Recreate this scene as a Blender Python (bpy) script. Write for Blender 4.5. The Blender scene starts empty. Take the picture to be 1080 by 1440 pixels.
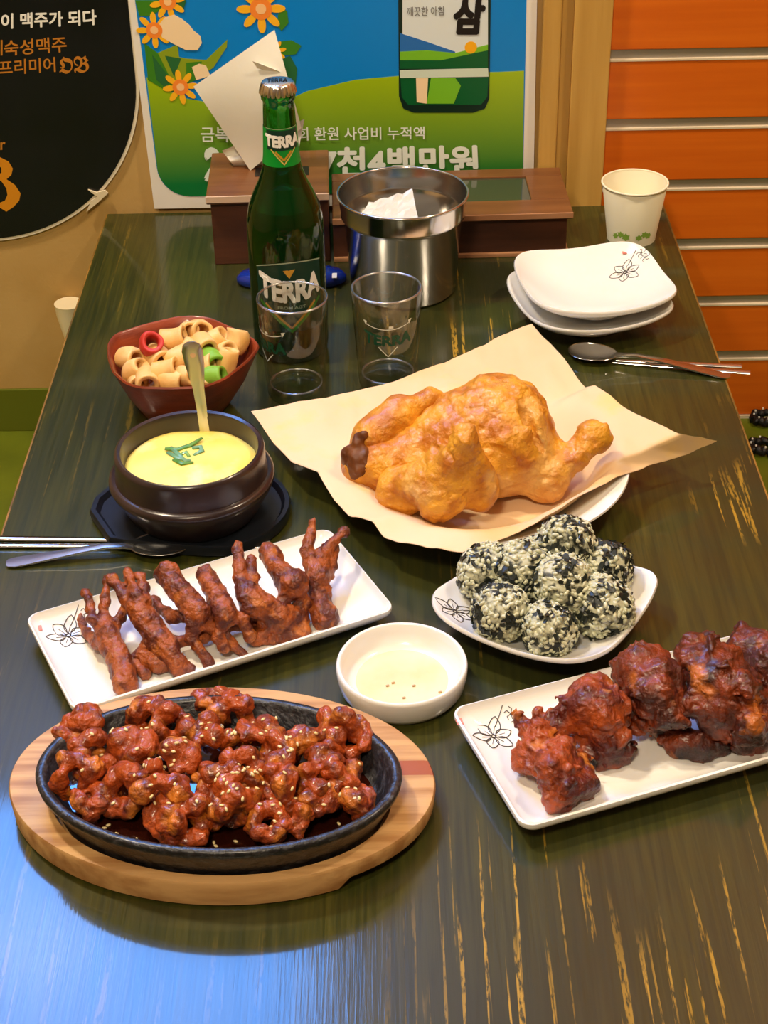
import bpy, bmesh, math, random
import numpy as np
from mathutils import Vector, Matrix
from mathutils.bvhtree import BVHTree

# ------------------------------------------------------------------ camera, world, lights, exposure
SC = bpy.context.scene
COL = SC.collection
FPX, PITCH, YAW, ROLL, CAMZ = 2300.0, math.radians(34.2), math.radians(-.39), math.radians(1.17), .75
# z = 0 is the table top; x runs right, y away from the viewer


def cam_axes():
    cp, sp, cy, sy = math.cos(PITCH), math.sin(PITCH), math.cos(YAW), math.sin(YAW)
    f = np.array([sy * cp, cy * cp, -sp]); r = np.array([cy, -sy, 0.]); d = np.cross(f, r)
    c, s = math.cos(ROLL), math.sin(ROLL)
    return np.array([c * r + s * d, -s * r + c * d, f])


CM = cam_axes()
CP = np.array([0, 0, CAMZ])
cd = bpy.data.cameras.new('camera'); cam = bpy.data.objects.new('camera', cd); COL.objects.link(cam)
cd.sensor_width = 36; cd.lens = FPX * 36 / 1440; cd.clip_start = .01
mw = Matrix.Identity(4)
for i in range(3):
    mw[i][0], mw[i][1], mw[i][2], mw[i][3] = CM[0][i], -CM[1][i], -CM[2][i], CP[i]
cam.matrix_world = mw
SC.camera = cam

SC.view_settings.view_transform = 'Standard'; SC.view_settings.look = 'None'
SC.view_settings.gamma = 1; SC.view_settings.use_curve_mapping = False
SC.view_settings.exposure = 0.0

world = bpy.data.worlds.new('world'); SC.world = world; world.use_nodes = True
world.node_tree.nodes['Background'].inputs[0].default_value = (1, .8, .55, 1)
world.node_tree.nodes['Background'].inputs[1].default_value = .05


def lamp(name, loc, target, power, color, size):
    l = bpy.data.lights.new(name, 'AREA'); l.shape = 'DISK'; l.size = size; l.energy = power; l.color = color
    o = bpy.data.objects.new(name, l); COL.objects.link(o); o.location = loc
    o.rotation_euler = (Vector(target) - Vector(loc)).to_track_quat('-Z', 'Y').to_euler()
    return o


WARM = (1, .82, .58)
lamp('ceiling_lamp_key', (-.75, 1.25, 1.78), (0, 1.1, 0), 25, WARM, .16)
lamp('ceiling_lamp_far', (.95, 1.15, 1.8), (.35, 1.5, .2), 15, WARM, .14)
lamp('ceiling_lamp_front', (-.25, -.35, 1.8), (0, 1.4, .1), 24, WARM, .3)
WINDOW_STRENGTH = 25.0


# ------------------------------------------------------------------ helpers
def at(u, v, z=0.):
    """point at height z on the line of sight of photograph pixel (u, v)"""
    d = CM.T @ np.array([(u - 540) / FPX, (v - 720) / FPX, 1.]); t = (z - CP[2]) / d[2]
    return CP + t * d


def aty(u, v, y):
    """point at depth y on the line of sight of photograph pixel (u, v)"""
    d = CM.T @ np.array([(u - 540) / FPX, (v - 720) / FPX, 1.]); t = y / d[1]
    return CP + t * d


ORG = {}


def thing(name, label, cat, loc, group=None):
    o = bpy.data.objects.new(name, None); COL.objects.link(o); o.location = loc; o.empty_display_size = .02
    tag(o, label, cat, group); ORG[o] = np.array(loc, float)
    return o


def tag(o, label=None, cat=None, group=None, kind=None):
    if label: o['label'] = label
    if cat: o['category'] = cat
    if group: o['group'] = group
    if kind: o['kind'] = kind
    return o


def mesh_of(name, V, F, mat=None, smooth=True):
    me = bpy.data.meshes.new(name)
    if isinstance(F, np.ndarray): F = F.tolist()
    me.from_pydata(np.asarray(V, float).tolist(), [], F)
    me.validate(); me.update()
    if smooth:
        me.polygons.foreach_set('use_smooth', [True] * len(me.polygons))
    if mat: me.materials.append(mat)
    return me


def obj(name, V, F, mat, parent=None, smooth=True, origin=None):
    """V in world coordinates; linked as one mesh object, under parent if given"""
    V = np.asarray(V, float)
    if parent is not None: org = ORG[parent]
    elif origin is not None: org = np.array(origin, float)
    else:
        lo, hi = V.min(0), V.max(0); org = np.array([(lo[0] + hi[0]) / 2, (lo[1] + hi[1]) / 2, lo[2]])
    o = bpy.data.objects.new(name, mesh_of(name, V - org, F, mat, smooth)); COL.objects.link(o)
    if parent is not None: o.parent = parent
    else: o.location = org
    ORG[o] = org
    return o


def sharp(o, deg=35):
    me = o.data; bm = bmesh.new(); bm.from_mesh(me)
    bmesh.ops.recalc_face_normals(bm, faces=bm.faces)
    for e in bm.edges:
        if len(e.link_faces) == 2 and e.calc_face_angle(0) > math.radians(deg): e.smooth = False
    bm.to_mesh(me); bm.free()
    return o


class MB:
    def __init__(s): s.V = []; s.F = []

    def add(s, V, F):
        n = len(s.V); s.V += [tuple(v) for v in V]; s.F += [tuple(i + n for i in f) for f in F]; return s

    def box(s, a, b, bev=0., rot=0., piv=None):
        bm = bmesh.new(); bmesh.ops.create_cube(bm, size=1)
        a = np.array(a, float); b = np.array(b, float); c = (a + b) / 2; d = b - a
        for v in bm.verts: v.co = Vector((v.co.x * d[0], v.co.y * d[1], v.co.z * d[2]))
        if bev: bmesh.ops.bevel(bm, geom=bm.edges[:], offset=bev, segments=2, affect='EDGES', profile=.6)
        V = np.array([v.co[:] for v in bm.verts]) + c
        if rot:
            p = np.array(piv if piv is not None else c, float); q = V - p
            V = np.stack([q[:, 0] * math.cos(rot) - q[:, 1] * math.sin(rot), q[:, 0] * math.sin(rot) + q[:, 1] * math.cos(rot), q[:, 2]], 1) + p
        bm.verts.index_update()
        F = [[v.index for v in f.verts] for f in bm.faces]; bm.free()
        return s.add(V, F)

    def tube(s, pts, rad, n=8, flat=1., cap=True):
        pts = np.array(pts, float); rad = np.broadcast_to(np.asarray(rad, float), (len(pts),))
        T = np.gradient(pts, axis=0); T /= np.linalg.norm(T, axis=1)[:, None] + 1e-12
        up = np.array([0, 0, 1.]) if abs(T[0][2]) < .9 else np.array([0, 1., 0])
        rings = []
        for p, t, r in zip(pts, T, rad):
            a = np.cross(t, up); a /= np.linalg.norm(a) + 1e-12; b = np.cross(a, t)
            rings.append([p + r * (math.cos(k) * a + flat * math.sin(k) * b) for k in np.arange(n) * 2 * math.pi / n])
        return s.loft(rings, cap, cap)

    def loft(s, rings, cap0=False, cap1=False):
        n = len(rings[0]); V = [p for r in rings for p in r]; F = []
        for i in range(len(rings) - 1):
            for k in range(n):
                k2 = (k + 1) % n
                F.append((i * n + k, i * n + k2, (i + 1) * n + k2, (i + 1) * n + k))
        if cap0: F.append(tuple(range(n - 1, -1, -1)))
        if cap1: F.append(tuple((len(rings) - 1) * n + k for k in range(n)))
        return s.add(V, F)

    def lathe(s, prof, c, n=64, cap0=True, cap1=False):
        rings = [[(c[0] + r * math.cos(a), c[1] + r * math.sin(a), c[2] + z) for a in np.arange(n) * 2 * math.pi / n] for r, z in prof]
        return s.loft(rings, cap0, cap1)

    def prism(s, poly, y0, y1):
        """polygon in the x-z plane extruded along y"""
        n = len(poly)
        V = [(x, y0, z) for x, z in poly] + [(x, y1, z) for x, z in poly]
        F = [tuple(range(n)), tuple(range(2 * n - 1, n - 1, -1))] + [(i, (i + 1) % n, n + (i + 1) % n, n + i) for i in range(n)]
        return s.add(V, F)

    def build(s, name, mat, parent=None, smooth=True, sh=35, origin=None):
        o = obj(name, s.V, s.F, mat, parent, smooth, origin)
        if sh: sharp(o, sh)
        return o


# ---- signed-distance modelling (soft organic shapes) -> surface nets
_rs = np.random.RandomState(5); _LAT = _rs.rand(32, 32, 32)


def vnoise(P, freq, seed=0):
    q = P * freq + np.array([seed * 7.13, seed * 3.71, seed * 5.37]); i = np.floor(q).astype(int); f = q - i; f = f * f * (3 - 2 * f)
    out = 0
    for dx in (0, 1):
        for dy in (0, 1):
            for dz in (0, 1):
                w = (f[..., 0] if dx else 1 - f[..., 0]) * (f[..., 1] if dy else 1 - f[..., 1]) * (f[..., 2] if dz else 1 - f[..., 2])
                out = out + w * _LAT[(i[..., 0] + dx) % 32, (i[..., 1] + dy) % 32, (i[..., 2] + dz) % 32]
    return out * 2 - 1


def sd_cone(P, a, r0, b, r1):
    a = np.asarray(a, float); b = np.asarray(b, float); ab = b - a
    t = np.clip(((P - a) @ ab) / (ab @ ab + 1e-12), 0, 1)
    return np.linalg.norm(P - a - t[..., None] * ab, axis=-1) - (r0 + (r1 - r0) * t)


def sd_ell(P, c, r, rz=0):
    q = P - np.asarray(c, float)
    if rz:
        x = q[..., 0] * math.cos(-rz) - q[..., 1] * math.sin(-rz); y = q[..., 0] * math.sin(-rz) + q[..., 1] * math.cos(-rz)
        q = np.stack([x, y, q[..., 2]], -1)
    r = np.asarray(r, float); k0 = np.linalg.norm(q / r, axis=-1); k1 = np.linalg.norm(q / (r * r), axis=-1)
    return k0 * (k0 - 1) / (k1 + 1e-9)


def smin(a, b, k):
    h = np.clip(.5 + .5 * (b - a) / k, 0, 1)
    return b * (1 - h) + a * h - k * h * (1 - h)


def sculpt(prims, h, k=.006, noise=(), cut=(), floor=None, pad=.008):
    """prims: ('c',a,r0,b,r1) | ('e',c,r[,rz]); returns V, F in the same coordinates"""
    pts = []
    for p in prims:
        if p[0] == 'c':
            pts += [np.asarray(p[1]) - p[2], np.asarray(p[1]) + p[2], np.asarray(p[3]) - p[4], np.asarray(p[3]) + p[4]]
        else:
            m = max(p[2]); pts += [np.asarray(p[1]) - m, np.asarray(p[1]) + m]
    pts = np.array(pts); lo = pts.min(0) - pad; hi = pts.max(0) + pad
    n = np.ceil((hi - lo) / h).astype(int) + 1
    G = np.stack(np.meshgrid(*[lo[i] + h * np.arange(n[i]) for i in range(3)], indexing='ij'), -1)
    D = None
    for p in prims:
        d = sd_cone(G, *p[1:]) if p[0] == 'c' else sd_ell(G, *p[1:])
        D = d if D is None else smin(D, d, k)
    for p in cut:
        d = sd_cone(G, *p[1:]) if p[0] == 'c' else sd_ell(G, *p[1:])
        D = -smin(-D, d, .003)
    near = np.abs(D) < .03
    for amp, fr, sd in noise:
        nz = vnoise(G, abs(fr), sd); D = D + np.where(near, amp * (nz if fr > 0 else 1 - 2.6 * np.abs(nz)), 0)   # negative frequency: ridged
    if floor is not None: D = np.maximum(D, floor - G[..., 2])
    D[0], D[-1], D[:, 0], D[:, -1], D[:, :, 0], D[:, :, -1] = 1, 1, 1, 1, 1, 1
    return surfnet(D, lo, h)


def surfnet(D, lo, h):
    S = D < 0
    nx, ny, nz = D.shape
    cnt = np.zeros((nx - 1, ny - 1, nz - 1)); acc = np.zeros((nx - 1, ny - 1, nz - 1, 3))
    cs = [(a, b, c) for a in (0, 1) for b in (0, 1) for c in (0, 1)]
    sl = lambda o: (slice(o[0], nx - 1 + o[0]), slice(o[1], ny - 1 + o[1]), slice(o[2], nz - 1 + o[2]))
    for a in cs:
        for ax in range(3):
            if a[ax]: continue
            b = list(a); b[ax] = 1
            da, db = D[sl(a)], D[sl(b)]; m = (da < 0) != (db < 0)
            with np.errstate(divide='ignore', invalid='ignore'):
                t = np.where(m, da / (da - db), 0)
            cnt += m
            for k in range(3):
                acc[..., k] += m * ((t if k == ax else 0) + a[k])
    act = cnt > 0; idx = -np.ones(act.shape, int); idx[act] = np.arange(act.sum())
    ijk = np.argwhere(act)
    V = lo + h * (ijk + acc[act] / cnt[act][:, None])
    F = []
    for ax in range(3):
        o = [0, 0, 0]; o[ax] = 1
        A = S[:nx - o[0], :ny - o[1], :nz - o[2]]; B = S[o[0]:, o[1]:, o[2]:]
        e = np.argwhere(A != B); u, w = [(1, 2), (2, 0), (0, 1)][ax]
        du = np.zeros(3, int); du[u] = 1; dw = np.zeros(3, int); dw[w] = 1
        q = np.stack([idx[tuple((e - du - dw).T)], idx[tuple((e - dw).T)], idx[tuple(e.T)], idx[tuple((e - du).T)]], 1)
        fl = ~A[tuple(e.T)]
        q[fl] = q[fl][:, ::-1]
        F.append(q)
    return V, np.concatenate(F)


# ---- text (print) as flat meshes
LAYER = [None]     # small standoff of each vertex of the last lettering


def text_v(body, bold=.0, spacing=1.):
    heavy = bold if bold > .025 else 0.
    if heavy: bold = 0.
    c = bpy.data.curves.new('lettering', 'FONT'); c.body = body; c.size = 1; c.offset = bold; c.space_character = spacing; c.resolution_u = 3
    o = bpy.data.objects.new('lettering', c); me = bpy.data.meshes.new_from_object(o)
    V = np.array([v.co[:2] for v in me.vertices]); F = [tuple(p.vertices) for p in me.polygons]
    bpy.data.objects.remove(o); bpy.data.curves.remove(c); bpy.data.meshes.remove(me)
    if heavy:      # heavier weight: overlaid copies shifted by up to `heavy`
        n = len(V); sh = [(math.cos(a) * heavy, math.sin(a) * heavy) for a in np.arange(8) * math.pi / 4]
        F = F + [tuple(x + n * (i + 1) for x in f) for i in range(8) for f in F]; V = np.concatenate([V] + [V + np.array(d) for d in sh])
        LAYER[0] = np.repeat(np.arange(9), n) * 3e-5
    else: LAYER[0] = np.zeros(len(V))
    lo, hi = V.min(0), V.max(0)
    return (V - lo) / (hi - lo), F


# ---- materials
def mat(name, base, rough=.5, metal=0., c2=None, scale=20., lo=.35, hi=.65, bump=0., bscale=60., spec=.5, trans=0., ior=1.45,
        coat=0., sss=0., emit=None, estr=0., stretch=(1, 1, 1), c3=None, s3=8., lo3=.5, hi3=.7, detail=5., coatr=.1, bdist=.002, c4=None, s4=30., lo4=.6, hi4=.7):
    m = bpy.data.materials.new(name); m.use_nodes = True; nt = m.node_tree; N, L = nt.nodes, nt.links
    b = N['Principled BSDF']
    rgb = lambda c: (c[0], c[1], c[2], 1)
    b.inputs['Base Color'].default_value = rgb(base); b.inputs['Roughness'].default_value = rough
    b.inputs['Metallic'].default_value = metal; b.inputs['IOR'].default_value = ior
    b.inputs['Specular IOR Level'].default_value = spec
    b.inputs['Transmission Weight'].default_value = trans
    b.inputs['Coat Weight'].default_value = coat; b.inputs['Coat Roughness'].default_value = coatr
    if sss:
        b.inputs['Subsurface Weight'].default_value = sss; b.inputs['Subsurface Radius'].default_value = (.01, .005, .002); b.inputs['Subsurface Scale'].default_value = .4
    if emit: b.inputs['Emission Color'].default_value = rgb(emit); b.inputs['Emission Strength'].default_value = estr
    tc = N.new('ShaderNodeTexCoord'); mp = N.new('ShaderNodeMapping'); mp.inputs['Scale'].default_value = stretch
    L.new(tc.outputs['Object'], mp.inputs['Vector'])

    def noise(sc, det=detail):
        n = N.new('ShaderNodeTexNoise'); n.inputs['Scale'].default_value = sc; n.inputs['Detail'].default_value = det
        L.new(mp.outputs['Vector'], n.inputs['Vector']); return n.outputs['Fac']

    def ramp(f, a, z):
        r = N.new('ShaderNodeMapRange'); r.inputs['From Min'].default_value = a; r.inputs['From Max'].default_value = z
        L.new(f, r.inputs['Value']); return r.outputs['Result']

    def mix(f, A, B):
        x = N.new('ShaderNodeMix'); x.data_type = 'RGBA'; L.new(f, x.inputs['Factor'])
        if isinstance(A, tuple): x.inputs['A'].default_value = rgb(A)
        else: L.new(A, x.inputs['A'])
        if isinstance(B, tuple): x.inputs['B'].default_value = rgb(B)
        else: L.new(B, x.inputs['B'])
        return x.outputs['Result']
    col = None
    if c2: col = mix(ramp(noise(scale), lo, hi), tuple(base), tuple(c2))
    if c3: col = mix(ramp(noise(s3), lo3, hi3), col if col else tuple(base), tuple(c3))
    if c4:
        n4 = N.new('ShaderNodeTexNoise'); n4.noise_dimensions = '4D'; n4.inputs['W'].default_value = 7.3; n4.inputs['Scale'].default_value = s4; n4.inputs['Detail'].default_value = 4
        L.new(mp.outputs['Vector'], n4.inputs['Vector']); col = mix(ramp(n4.outputs['Fac'], lo4, hi4), col if col else tuple(base), tuple(c4))
    if col: L.new(col, b.inputs['Base Color'])
    if bump:
        bn = N.new('ShaderNodeBump'); bn.inputs['Strength'].default_value = bump; bn.inputs['Distance'].default_value = bdist
        L.new(noise(bscale), bn.inputs['Height']); L.new(bn.outputs['Normal'], b.inputs['Normal'])
    return m


def lin(r, g, b):
    f = lambda c: ((c / 255 + .055) / 1.055) ** 2.4 if c > 10 else c / 255 / 12.92
    return (f(r), f(g), f(b))


WHITE_CER = mat('white_ceramic', lin(238, 236, 230), .18, coat=.3)
PRINT_DARK = mat('dark_print', lin(60, 50, 48), .5)
PRINT_PINK = mat('pink_print', lin(225, 130, 110), .5)
STEEL = mat('steel', (.62, .6, .57), .16, 1)
STEEL_SAT = mat('satin_steel', (.55, .53, .5), .28, 1)
GLASS = mat('clear_glass', (1, 1, 1), .01, trans=1, ior=1.45)
PRINT_WHITE = mat('white_print', lin(240, 240, 235), .5)
INK_GREEN = mat('green_print', lin(10, 70, 45), .5)
GOLD_INK = mat('gold_print', lin(190, 140, 40), .35)
YEL_INK = mat('yellow_print', lin(210, 190, 60), .4)


# ------------------------------------------------------------------ the room
WY = 1.716       # wall behind the table
FZ = -.285       # floor
CZ = 1.9         # ceiling


def struct(name, mb, m, sh=35, smooth=False):
    o = mb.build(name, m, None, smooth, sh); o['kind'] = 'structure'; return o


WALL = mat('beige_wallpaper', lin(196, 160, 98), .75, c2=lin(186, 148, 84), scale=9, bump=.12, bscale=220)
FLOOR = mat('green_vinyl_floor', lin(104, 116, 20), .45, c2=lin(88, 100, 16), scale=14, bump=.05, bscale=120)
CEIL = mat('ceiling_paint', lin(222, 205, 170), .8)
struct('floor', MB().box((-1.7, -2.2, FZ - .05), (1.9, WY + .05, FZ)), FLOOR)
struct('ceiling', MB().box((-1.7, -2.2, CZ), (1.9, WY + .05, CZ + .05)), CEIL)
struct('wall_left', MB().box((-1.75, -2.2, FZ), (-1.7, WY, CZ)), WALL)
struct('wall_front', MB().box((-1.75, -2.25, FZ), (1.95, -2.2, CZ)), WALL)
struct('wall_right', MB().box((1.9, -2.2, FZ), (1.95, WY, CZ)), WALL)
WX0, WX1, WZ0, WZ1 = -.74, -.13, .90, 1.50     # window opening above the posters
wb = MB()
for a, b in (((-1.7, WY, FZ), (WX0, WY + .05, CZ)), ((WX0, WY, FZ), (WX1, WY + .05, WZ0)), ((WX0, WY, WZ1), (WX1, WY + .05, CZ)), ((WX1, WY, FZ), (.235, WY + .05, CZ))):
    wb.box(a, b)
struct('wall_back', wb, WALL)
FRAME_W = mat('window_frame', lin(210, 200, 180), .5)
DAY = mat('frosted_daylight_pane', (.6, .75, 1), .3, emit=(.04, .30, 1), estr=WINDOW_STRENGTH)
wf = MB()
wf.box((WX0 - .03, WY - .012, WZ0 - .03), (WX1 + .03, WY + .04, WZ0), .003); wf.box((WX0 - .03, WY - .012, WZ1), (WX1 + .03, WY + .04, WZ1 + .03), .003)
wf.box((WX0 - .03, WY - .012, WZ0), (WX0, WY + .04, WZ1), .003); wf.box((WX1, WY - .012, WZ0), (WX1 + .03, WY + .04, WZ1), .003)
win = struct('window_1', wf, FRAME_W)
MB().box((WX0, WY + .012, WZ0), (WX1, WY + .02, WZ1)).build('pane', DAY, win, False)
BASEG = mat('green_skirting', lin(98, 108, 22), .5)
struct('baseboard_left', MB().box((-1.7, WY - .004, FZ), (-.30, WY, FZ + .058), .001), BASEG)

# slatted wall on the right: boards between metal channels
OR_A = mat('orange_board', lin(220, 110, 20), .42, c2=lin(208, 98, 14), scale=6, stretch=(.6, 1, 14), bump=.06, bscale=40, coat=.15)
ALU = mat('aluminium_channel', lin(168, 160, 150), .45, .7)
ALU_L = mat('channel_lip', lin(235, 220, 195), .4, .2)
SX0, SX1 = .2385, 1.9
sw = struct('wall_back_slatted', MB().box((.235, WY + .016, FZ), (SX1, WY + .05, CZ)), mat('slat_backing', lin(90, 50, 20), .7))
GR = [-.2045 + .0735 * i for i in range(0, 29)]
GR[0:6] = [-.2045, -.1315, -.0585, .0135, .0850, .1620]
for i in range(6, 29): GR[i] = .162 + .0768 * (i - 5)
zlow = FZ + .004
plank_mesh = {}
for i, g in enumerate(GR + [None]):
    ztop = (g if g is not None else CZ) - .0005
    if ztop > CZ: break
    if ztop - zlow > .01:
        MB().box((SX0, WY, zlow), (SX1, WY + .016, ztop), .0012).build('board', OR_A, sw, False)
    if g is None: break
    MB().box((SX0, WY + .0022, g + .0015), (SX1, WY + .016, g + .0115)).build('metal_channel', ALU, sw, False)
    MB().box((SX0, WY - .0012, g - .0010), (SX1, WY + .014, g + .0016), .0004).build('channel_lip', ALU_L, sw, False)
    zlow = g + .0115
struct('baseboard_back', MB().box((SX0, WY - .003, FZ), (SX1, WY, FZ + .004)), ALU_L)
WOODL = mat('pale_wood', lin(203, 160, 82), .5, c2=lin(186, 142, 66), scale=7, stretch=(9, 9, .6), bump=.08, bscale=30)
WOODD = mat('shadow_groove_wood', lin(140, 98, 50), .6)
struct('trim_1', MB().box((.1655, WY - .016, FZ), (.1845, WY, CZ), .002), WOODL)
struct('trim_2', MB().box((.1845, WY - .004, FZ), (.198, WY, CZ)), WOODL)
struct('trim_3', MB().box((.198, WY - .010, FZ), (.2385, WY, CZ), .0015), WOODL)

# ------------------------------------------------------------------ table
TX0, TX1, TY0, TY1 = -.3155, .3075, .30, 1.7085


def table_mat():
    m = bpy.data.materials.new('green_stained_wood'); m.use_nodes = True; nt = m.node_tree; N, L = nt.nodes, nt.links
    b = N['Principled BSDF']; tc = N.new('ShaderNodeTexCoord')

    def nz(stretch, sc, det=4., dist=0.):
        mp = N.new('ShaderNodeMapping'); mp.inputs['Scale'].default_value = stretch; L.new(tc.outputs['Object'], mp.inputs['Vector'])
        n = N.new('ShaderNodeTexNoise'); n.inputs['Scale'].default_value = sc; n.inputs['Detail'].default_value = det; n.inputs['Distortion'].default_value = dist
        L.new(mp.outputs['Vector'], n.inputs['Vector']); return n.outputs['Fac']

    def rng(f, a, z, c=0., d=1.):
        r = N.new('ShaderNodeMapRange'); r.inputs['From Min'].default_value = a; r.inputs['From Max'].default_value = z
        r.inputs['To Min'].default_value = c; r.inputs['To Max'].default_value = d; L.new(f, r.inputs['Value']); return r.outputs['Result']

    def mul(x, y):
        k = N.new('ShaderNodeMath'); k.operation = 'MULTIPLY'; L.new(x, k.inputs[0]); L.new(y, k.inputs[1]); return k.outputs[0]

    def mix(f, A, B):
        x = N.new('ShaderNodeMix'); x.data_type = 'RGBA'; L.new(f, x.inputs['Factor'])
        for nm, c in (('A', A), ('B', B)):
            if isinstance(c, tuple): x.inputs[nm].default_value = (*c, 1)
            else: L.new(c, x.inputs[nm])
        return x.outputs['Result']
    grain = nz((26, 1.1, 1), 9, 6, .6); fine = nz((60, 1.6, 1), 12, 4, .4); cloud = nz((2, .8, 1), 3.5, 3)
    col = mix(rng(grain, .35, .68), lin(42, 47, 12), lin(68, 67, 18))
    col = mix(rng(cloud, .35, .7), col, lin(42, 46, 20))
    wear = mul(rng(nz((46, 1.0, 1), 4.2, 3.5, .5), .585, .625), rng(nz((1.6, .9, 1), 4.2, 2), .50, .60))
    sp = N.new('ShaderNodeSeparateXYZ'); L.new(tc.outputs['Object'], sp.inputs[0])
    wear = mul(wear, rng(sp.outputs['X'], -.05, .06, .2, 1.)); wear = mul(wear, rng(nz((22, 5, 1), 22, 3), .38, .52))
    col = mix(wear, col, lin(172, 136, 42))
    L.new(col, b.inputs['Base Color'])
    L.new(rng(fine, .3, .7, .32, .45), b.inputs['Roughness']); b.inputs['Specular IOR Level'].default_value = .3
    b.inputs['Coat Weight'].default_value = .65; b.inputs['Coat Roughness'].default_value = .07
    bn = N.new('ShaderNodeBump'); bn.inputs['Strength'].default_value = .11; bn.inputs['Distance'].default_value = .0006
    L.new(fine, bn.inputs['Height']); L.new(bn.outputs['Normal'], b.inputs['Normal']); L.new(bn.outputs['Normal'], b.inputs['Coat Normal'])
    return m


EDGE = mat('worn_table_edge', lin(150, 108, 40), .5, c2=lin(96, 72, 26), scale=30, bump=.2, bscale=90)
table = thing('dining_table', 'low dark green stained wooden table carrying all the dishes', 'table', (0, 1.0, FZ))
tt = MB().box((TX0, TY0, -.028), (TX1, TY1, 0), .0012).build('table_top', table_mat(), table, False)
eb = MB()
for x0, x1 in ((TX0 - .0012, TX0 + .0012), (TX1 - .0012, TX1 + .0012)):
    MB().box((x0, TY0, -.027), (x1, TY1, -.0002), .0006).build('edge_band', EDGE, table, False)
LEGM = mat('table_leg_black', lin(28, 26, 24), .5)
for x in (TX0 + .06, TX1 - .06):
    for y in (TY0 + .08, TY1 - .09):
        MB().box((x - .02, y - .02, FZ), (x + .02, y + .02, -.028), .003).build('leg', LEGM, table, False)

# ------------------------------------------------------------------ posters on the wall (flat print in thin layers)
PY_ = 1.7095


def gradient_mat(name, ca, cb, z0, z1, rough=.35):
    m = bpy.data.materials.new(name); m.use_nodes = True; N, L = m.node_tree.nodes, m.node_tree.links; b = N['Principled BSDF']
    tc = N.new('ShaderNodeTexCoord'); sp = N.new('ShaderNodeSeparateXYZ'); L.new(tc.outputs['Object'], sp.inputs[0])
    r = N.new('ShaderNodeMapRange'); r.inputs['From Min'].default_value = z0; r.inputs['From Max'].default_value = z1; L.new(sp.outputs['Z'], r.inputs['Value'])
    x = N.new('ShaderNodeMix'); x.data_type = 'RGBA'; L.new(r.outputs['Result'], x.inputs['Factor'])
    x.inputs['A'].default_value = (*ca, 1); x.inputs['B'].default_value = (*cb, 1); L.new(x.outputs['Result'], b.inputs['Base Color'])
    b.inputs['Roughness'].default_value = rough; return m


def wpx(u, v, y=PY_): p = aty(u, v, y); return (p[0], p[2])


def ink(name, poly, m, parent, layer, base=None):
    y = (base or PY_) - .00025 * layer
    return MB().prism(poly, y, y + .0002).build(name, m, parent, False, 0)


def ink_text(name, body, quad, m, parent, layer, bold=.02, base=None, spacing=1.):
    """quad: BL, BR, TR, TL in photograph pixels on the poster plane"""
    V, F = text_v(body, bold, spacing); q = [np.array(wpx(*c)) for c in quad]; y = (base or PY_) - .00025 * layer
    s, t = V[:, :1], V[:, 1:]
    W = (q[0] * (1 - s) + q[1] * s) * (1 - t) + (q[3] * (1 - s) + q[2] * s) * t
    return obj(name, np.stack([W[:, 0], y - LAYER[0], W[:, 1]], 1), F, m, parent, False)


def disc(c, rx, rz, n=24, rot=0.):
    return [(c[0] + rx * math.cos(a) * math.cos(rot) - rz * math.sin(a) * math.sin(rot), c[1] + rx * math.cos(a) * math.sin(rot) + rz * math.sin(a) * math.cos(rot)) for a in np.arange(n) * 2 * math.pi / n]


POSTER_WHITE = mat('poster_board_white', lin(236, 230, 222), .4)
poster = thing('soju_poster', 'white framed poster with green meadow, flowers and green soju bottle print', 'poster', (-.05, PY_, .003))
bl, br = wpx(217, 293.5), (.1625, .004); up = np.array([-.02, 1.0])
tl = tuple(np.array(bl) + .56 * up); tr = tuple(np.array(br) + .56 * np.array([-.016, 1]))
MB().prism([bl, br, tr, tl], PY_, PY_ + .003).build('board', POSTER_WHITE, poster, False, 0)
il = np.array(wpx(213, 200)); ilt = il + .37 * np.array([-.022, 1]); ib = .0185
sky_poly = [(.1505, ib), (.1445, .50), tuple(ilt)] + [(il[0] + .003 + .035 - .035 * math.cos(a), ib + .035 - .035 * math.sin(a)) for a in np.linspace(0, math.pi / 2, 9)]
ink('sky_print', sky_poly, mat('poster_blue', lin(0, 132, 222), .35), poster, 1)
hill = [(.1503, ib + .0003), (.1475, wpx(700, 100)[1])] + [wpx(u, v) for u, v in [(700, 101), (600, 103), (500, 112), (432, 128), (405, 140), (330, 150), (260, 138), (225, 122), (206, 108)]]
hill += [(il[0] + .0033, il[1])] + [(il[0] + .0033 + .035 - .035 * math.cos(a), ib + .0353 - .035 * math.sin(a)) for a in np.linspace(.1, math.pi / 2, 9)]
ink('meadow_print', hill, gradient_mat('poster_meadow', lin(0, 116, 52), lin(160, 190, 0), .03, .15), poster, 2)
LEAF_A = mat('poster_leaf', lin(60, 130, 30), .4); LEAF_B = mat('poster_leaf_light', lin(140, 160, 30), .4); LEAF_C = mat('poster_leaf_dark', lin(40, 105, 55), .4)
k = 0
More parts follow.
